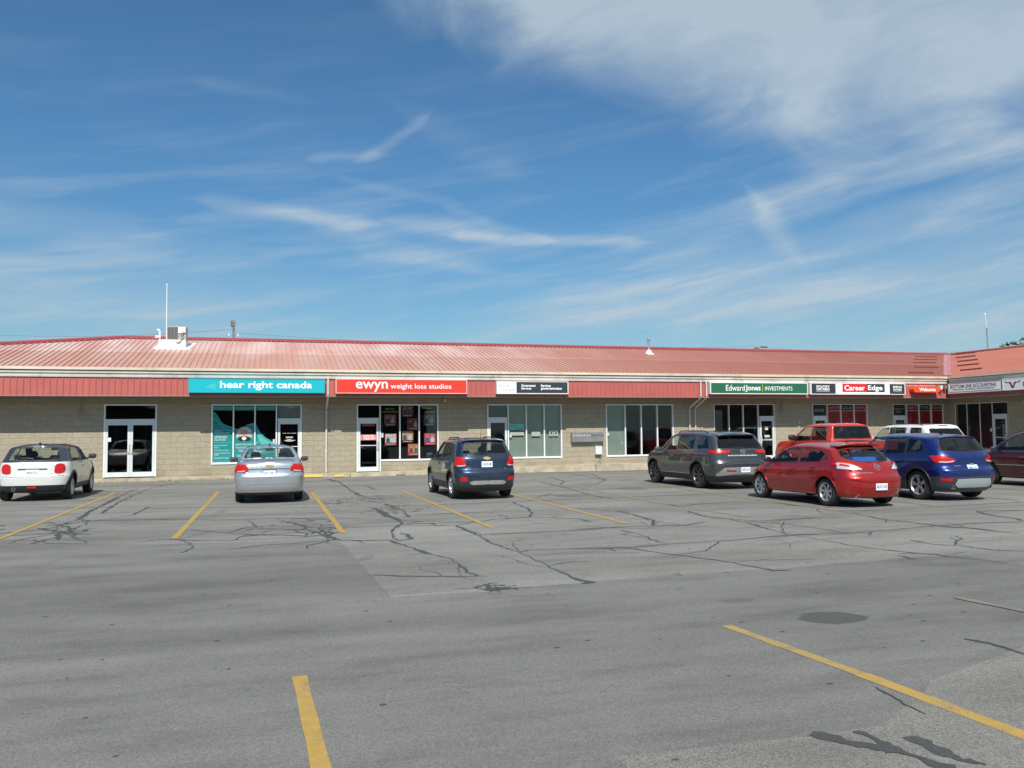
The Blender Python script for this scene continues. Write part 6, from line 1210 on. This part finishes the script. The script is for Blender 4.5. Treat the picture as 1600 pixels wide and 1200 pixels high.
# -- blue SUV
ep = paint('deep_blue_paint', (.003, .017, .13), .5, .28)
make_car(dict(name='parked_car', label='deep blue SUV with a grey lower bumper beside the bright red hatchback', cat='car', group='parked cars', paint=ep, at=(15.36, 16.0, .5), scale=.925,
    W=1.84, H=1.66, wb_=2.69, R=.36, tw=.235, xc=.8, tum=.27, zm=.64, wb=.95, ws=.985, cr=.55, nr=3.0,
    rear=[(.22, -.74), (.34, -.86), (.6, -.92), (.74, -.92), (.82, -.84), (1.08, -.78), (1.16, -.74), (1.5, -.46), (1.66, -.34)], front=[(.22, 3.2), (.4, 3.56), (.7, 3.6), (.95, 3.45), (1.1, 3.2)],
    top=[(-.92, 1.60), (-.3, 1.63), (.5, 1.66), (1.2, 1.655), (1.6, 1.60), (2.0, 1.42), (2.45, 1.15), (2.7, 1.10), (3.2, 1.02), (3.45, .88), (3.6, .65)], belt=[(-.92, 1.14), (0, 1.12), (1.2, 1.06), (2.4, 1.02), (3.0, .95), (3.6, .55)],
    side_windows=[([(-.20, 1.26), (-.1, 1.19), (.40, 1.145), (.40, 1.52), (.02, 1.49)], M['darkglass']), ([(.46, 1.14), (1.16, 1.10), (1.17, 1.54), (.46, 1.53)], M['darkglass']), ([(1.23, 1.095), (2.2, 1.06), (1.78, 1.40), (1.55, 1.52), (1.23, 1.54)],)],
    rear_glass=[(0, 1.20), (.70, 1.21), (.64, 1.37), (.55, 1.52), (0, 1.54)], windshield=[(0, 1.18), (.66, 1.18), (.58, 1.52), (0, 1.58)], rglass=M['darkglass'],
    regions=[('tail_light', M['redlens'], 'rear', [(.42, .99), (.52, .94), (.72, .92), (.82, .93), (.95, 1.05), (.95, 1.10), (.7, 1.09), (.52, 1.03)], dict(key='tl', off=.014, r=.02, xmax=.3)), ('tail_light', M['redlens'], 'side', [(-.8, .93), (-.62, .97), (-.38, 1.09), (-.5, 1.11), (-.8, 1.10)], dict(key='tl', off=.014, r=.02)),
             ('fog_light', M['redlens'], 'rear', [(.60, .485), (.84, .50), (.82, .56), (.62, .56)], dict(off=.006)), ('skid_plate', mat('valance_grey', (.30, .33, .33), .5), 'rear', [(0, .33), (.46, .33), (.56, .42), (.48, .54), (0, .55)], dict(split=False, off=.016, r=.04))],
    claims=[('lower_bumper', M['dark_panel'], lambda P, N: (P[:, 2] < .575) & (P[:, 0] < -.30)), ('sill_cladding', M['black'], lt(.36))], arch=M['black'], aw=.05,
    strips_rear=[([(.50, .965), (.66, .945), (.80, .95)], .035, M['clearlens'], 'reversing_lamp', .02), ([(-.50, .965), (-.66, .945), (-.80, .95)], .035, M['clearlens'], 'reversing_lamp', .02), ([(.42, .93), (-.42, .93)], .018, M['black'], 'tailgate_recess', .003)],
    seams_rear=[[(.56, .93), (.54, .80), (.48, .66), (-.48, .66), (-.54, .80), (-.56, .93)]], seams_side=[[(1.2, 1.07), (1.15, .6), (1.08, .38)], [(.34, 1.12), (.38, .85), (.5, .45)], [(2.35, 1.02), (2.35, .5), (2.2, .38)]],
    handles=[(1.35, .93), (.55, .96)], mirror=(2.12, 1.08), plate=(.80, 'BPRH 552'), logo=('oval', .885, 1.), wiper=((-.05, 1.22), (.34, 1.24)), rails=None, aerial=(.1, .05, 0), exhaust=[(.56, .33, .045), (-.56, .33, .045)], spoiler=(-.46, -.1, .54, 1.575, 1.62, ep),
    seats=(1.25, .42, .5, 0), dash=2.0, seat_top=1.40, spokes=5, rimr=.70, badges=[('ESCAPE', .50, .34, .84, .87, M['chrome']), ('SE', -.55, -.64, .84, .87, M['chrome'])]))
# -- red pickup
fp = paint('orange_red_paint', (.64, .034, .014), .25, .3)
make_car(dict(name='pickup_truck', label='orange red crew cab pickup behind the red hatchback', cat='truck', group='parked cars', paint=fp, at=(20.4, 24.75, 0), scale=.97, zscale=.955,
    W=2.03, H=1.95, wb_=3.68, R=.40, tw=.265, xc=-.2, zb=.3, tum=.26, zm=.8, wb=.965, ws=.99, cr=.25, nr=6.0, cf=.6, nf=3.4, extra=[.76, .78, .80, .82, .84, .86, .88, .90, .92],
    rear=[(.3, -1.10), (.45, -1.2), (.7, -1.2), (.75, -1.15), (1.4, -1.15), (1.5, -1.15)], front=[(.3, 4.3), (.5, 4.6), (1.0, 4.65), (1.3, 4.5)],
    top=[(-1.2, 1.27), (.70, 1.28), (.76, 1.30), (.84, 1.60), (.92, 1.90), (1.2, 1.94), (2.0, 1.95), (2.5, 1.91), (2.9, 1.66), (3.3, 1.35), (3.5, 1.30), (4.3, 1.24), (4.5, 1.08), (4.65, .85)], belt=[(-1.2, 1.20), (.7, 1.21), (.95, 1.22), (3.0, 1.20), (3.6, 1.14), (4.65, .75)],
    side_windows=[([(1.06, 1.29), (1.98, 1.27), (1.98, 1.80), (1.20, 1.80)], M['darkglass']), ([(2.04, 1.27), (3.05, 1.24), (2.76, 1.60), (2.5, 1.79), (2.04, 1.80)],)],
    rear_glass=[(0, 1.345), (.82, 1.345), (.75, 1.81), (0, 1.82)], rear_x=(.6, 1.2), windshield=[(0, 1.42), (.72, 1.45), (.62, 1.8), (0, 1.86)], rglass=M['darkglass'],
    regions=[('bed_cover', M['black'], 'top', [(-1.05, 0), (.70, 0), (.70, .82), (-1.05, .82)], dict(split=False, sharp=1)), ('tail_light', M['redlens'], 'rear', [(.86, .9), (1.0, .9), (1.0, 1.2), (.86, 1.2)], dict(off=.01))],
    seams_side=[[(2.01, 1.24), (2.0, .9), (1.95, .5)], [(1.02, 1.24), (1.02, .5)], [(3.1, 1.2), (3.1, .5)], [(.88, 1.2), (.88, .55)]], seams_rear=[[(.82, 1.24), (.82, .8), (-.82, .8), (-.82, 1.24)]],
    handles=[(2.2, 1.08), (1.2, 1.08)], mirror=(2.86, 1.31), mirror_s=1.6, mirror_m=M['black'], plate=(.65, 'AX 20 417'), arch=fp, aw=.06, seats=(2.0, 1.35, .7, 0), dash=2.8, cab0=.95, cab1=3.0, seat_top=1.62, strips_rear=[([(.9, .58), (-.9, .58)], .16, M['chrome'], 'bumper', .03)],
    more=[lambda c: MB().bbox(.95, .99, -.12, -.06, 1.895, 1.925, .01).bbox(.95, .99, .06, .12, 1.895, 1.925, .01).build('cab_lamp', M['clearlens'], c.root)]))
# -- white SUV
vp = paint('bright_white_paint', (.78, .78, .76), .1)
make_car(dict(name='parked_car', label='boxy white SUV with black rails, mostly hidden behind the deep blue SUV', cat='car', group='parked cars', paint=vp, at=(24.95, 26.6, 0), scale=1.0, zscale=.99,
    W=1.99, H=1.82, wb_=2.77, R=.38, tw=.24, xc=.6, tum=.20, zm=.7, wb=.96, ws=.99, cr=.35, nr=5.,
    rear=[(.22, -.86), (.4, -.98), (.7, -1.0), (.78, -.96), (1.15, -.92), (1.3, -.84), (1.7, -.58), (1.82, -.52)], front=[(.22, 3.4), (.4, 3.8), (.9, 3.86), (1.2, 3.6)],
    top=[(-1.0, 1.79), (-.4, 1.80), (.6, 1.82), (1.5, 1.81), (1.8, 1.74), (2.15, 1.45), (2.35, 1.27), (2.6, 1.23), (3.4, 1.15), (3.7, 1.0), (3.86, .75)], belt=[(-1.0, 1.22), (0, 1.2), (1.2, 1.17), (2.4, 1.14), (3.86, .7)],
    side_windows=[([(-.50, 1.27), (.16, 1.25), (.16, 1.66), (-.36, 1.66)], M['darkglass']), ([(.40, 1.24), (1.28, 1.22), (1.28, 1.68), (.40, 1.67)], M['darkglass']), ([(1.34, 1.22), (2.2, 1.2), (1.88, 1.52), (1.7, 1.66), (1.34, 1.68)],)],
    rear_glass=[(0, 1.25), (.78, 1.25), (.70, 1.62), (0, 1.64)], windshield=[(0, 1.3), (.75, 1.3), (.66, 1.7), (0, 1.74)], rglass=M['darkglass'],
    regions=[('tail_light', M['redlens'], 'rear', [(.76, .9), (.98, .9), (.98, 1.25), (.82, 1.25)], dict(off=.01))],
    seams_rear=[[(.8, 1.2), (.76, .75), (-.76, .75), (-.8, 1.2)]], seams_side=[[(1.31, 1.2), (1.3, .5)], [(.3, 1.2), (.35, .9), (.5, .5)], [(2.3, 1.15), (2.3, .5)]],
    handles=[(1.5, 1.05), (.5, 1.05)], mirror=(2.1, 1.2), plate=(.9, 'CDFA 663'), rails=(-.3, 1.5, .68, M['black']), seats=(1.4, .5, .6, 0), dash=2.2, seat_top=1.5, strips_rear=[([(.22, 1.735), (-.22, 1.735)], .04, M['black'], 'brake_lamp', .01)]))
# -- maroon minivan at the right edge
mp = paint('maroon_paint', (.075, .006, .012), .5, .3)
make_car(dict(name='parked_car', label='dark maroon minivan cut off by the right edge of the photo', cat='car', group='parked cars', paint=mp, at=(21.15, 16.65, 0),
    W=1.95, H=1.76, wb_=3.03, R=.34, tw=.225, xc=.4, tum=.27, zm=.62, wb=.95, ws=.985, cr=.4, nr=4.,
    rear=[(.2, -.9), (.4, -1.06), (.7, -1.08), (.78, -1.03), (1.1, -1.0), (1.7, -.75)], front=[(.2, 3.6), (.35, 3.98), (.6, 4.02), (.85, 3.85), (1.0, 3.6)],
    top=[(-1.08, 1.70), (-.3, 1.74), (.8, 1.76), (1.6, 1.74), (2.1, 1.64), (2.6, 1.40), (3.05, 1.12), (3.25, 1.06), (3.7, .94), (3.9, .78), (4.02, .6)], belt=[(-1.08, 1.07), (1.2, 1.03), (2.8, 1.0), (3.3, .93), (4.02, .55)],
    side_windows=[([(-.7, 1.13), (.3, 1.10), (.3, 1.58), (-.55, 1.56)], M['darkglass']), ([(.38, 1.10), (1.5, 1.08), (1.5, 1.60), (.38, 1.59)], M['darkglass']), ([(1.58, 1.075), (2.85, 1.05), (2.42, 1.35), (2.05, 1.56), (1.58, 1.60)],)],
    rear_glass=[(0, 1.15), (.72, 1.15), (.62, 1.58), (0, 1.6)], windshield=[(0, 1.14), (.7, 1.14), (.6, 1.6), (0, 1.66)],
    regions=[('tail_light', M['redlens'], 'rear', [(.74, .9), (.96, .9), (.96, 1.3), (.8, 1.3)], dict(off=.01)), ('headlight', M['clearlens'], 'front', [(.5, .66), (.86, .68), (.86, .84), (.56, .8)], dict(off=.006)), ('grille', M['black'], 'front', [(0, .62), (.42, .62), (.4, .76), (0, .78)], dict(split=False, off=.004))],
    seams_side=[[(1.54, 1.05), (1.54, .5), (1.48, .32)], [(2.95, 1.0), (2.95, .5), (2.8, .32)], [(.34, 1.05), (.34, .5)]], strips_side=[([(.45, .62), (2.75, .62)], .022, M['chrome'], 'side_moulding', .012), ([(-.7, 1.06), (2.9, 1.02)], .014, M['chrome'], 'belt_trim', .008)],
    handles=[(1.75, .86), (.6, .88)], handle_m=M['chrome'], mirror=(2.70, 1.06), mirror_m=paint('mirror_maroon', (.04, .05, .045), .4), plate=(.8, 'BNMK 209'), seats=(1.75, .8, .5, 0), dash=2.45, seat_top=1.42, rails=None))
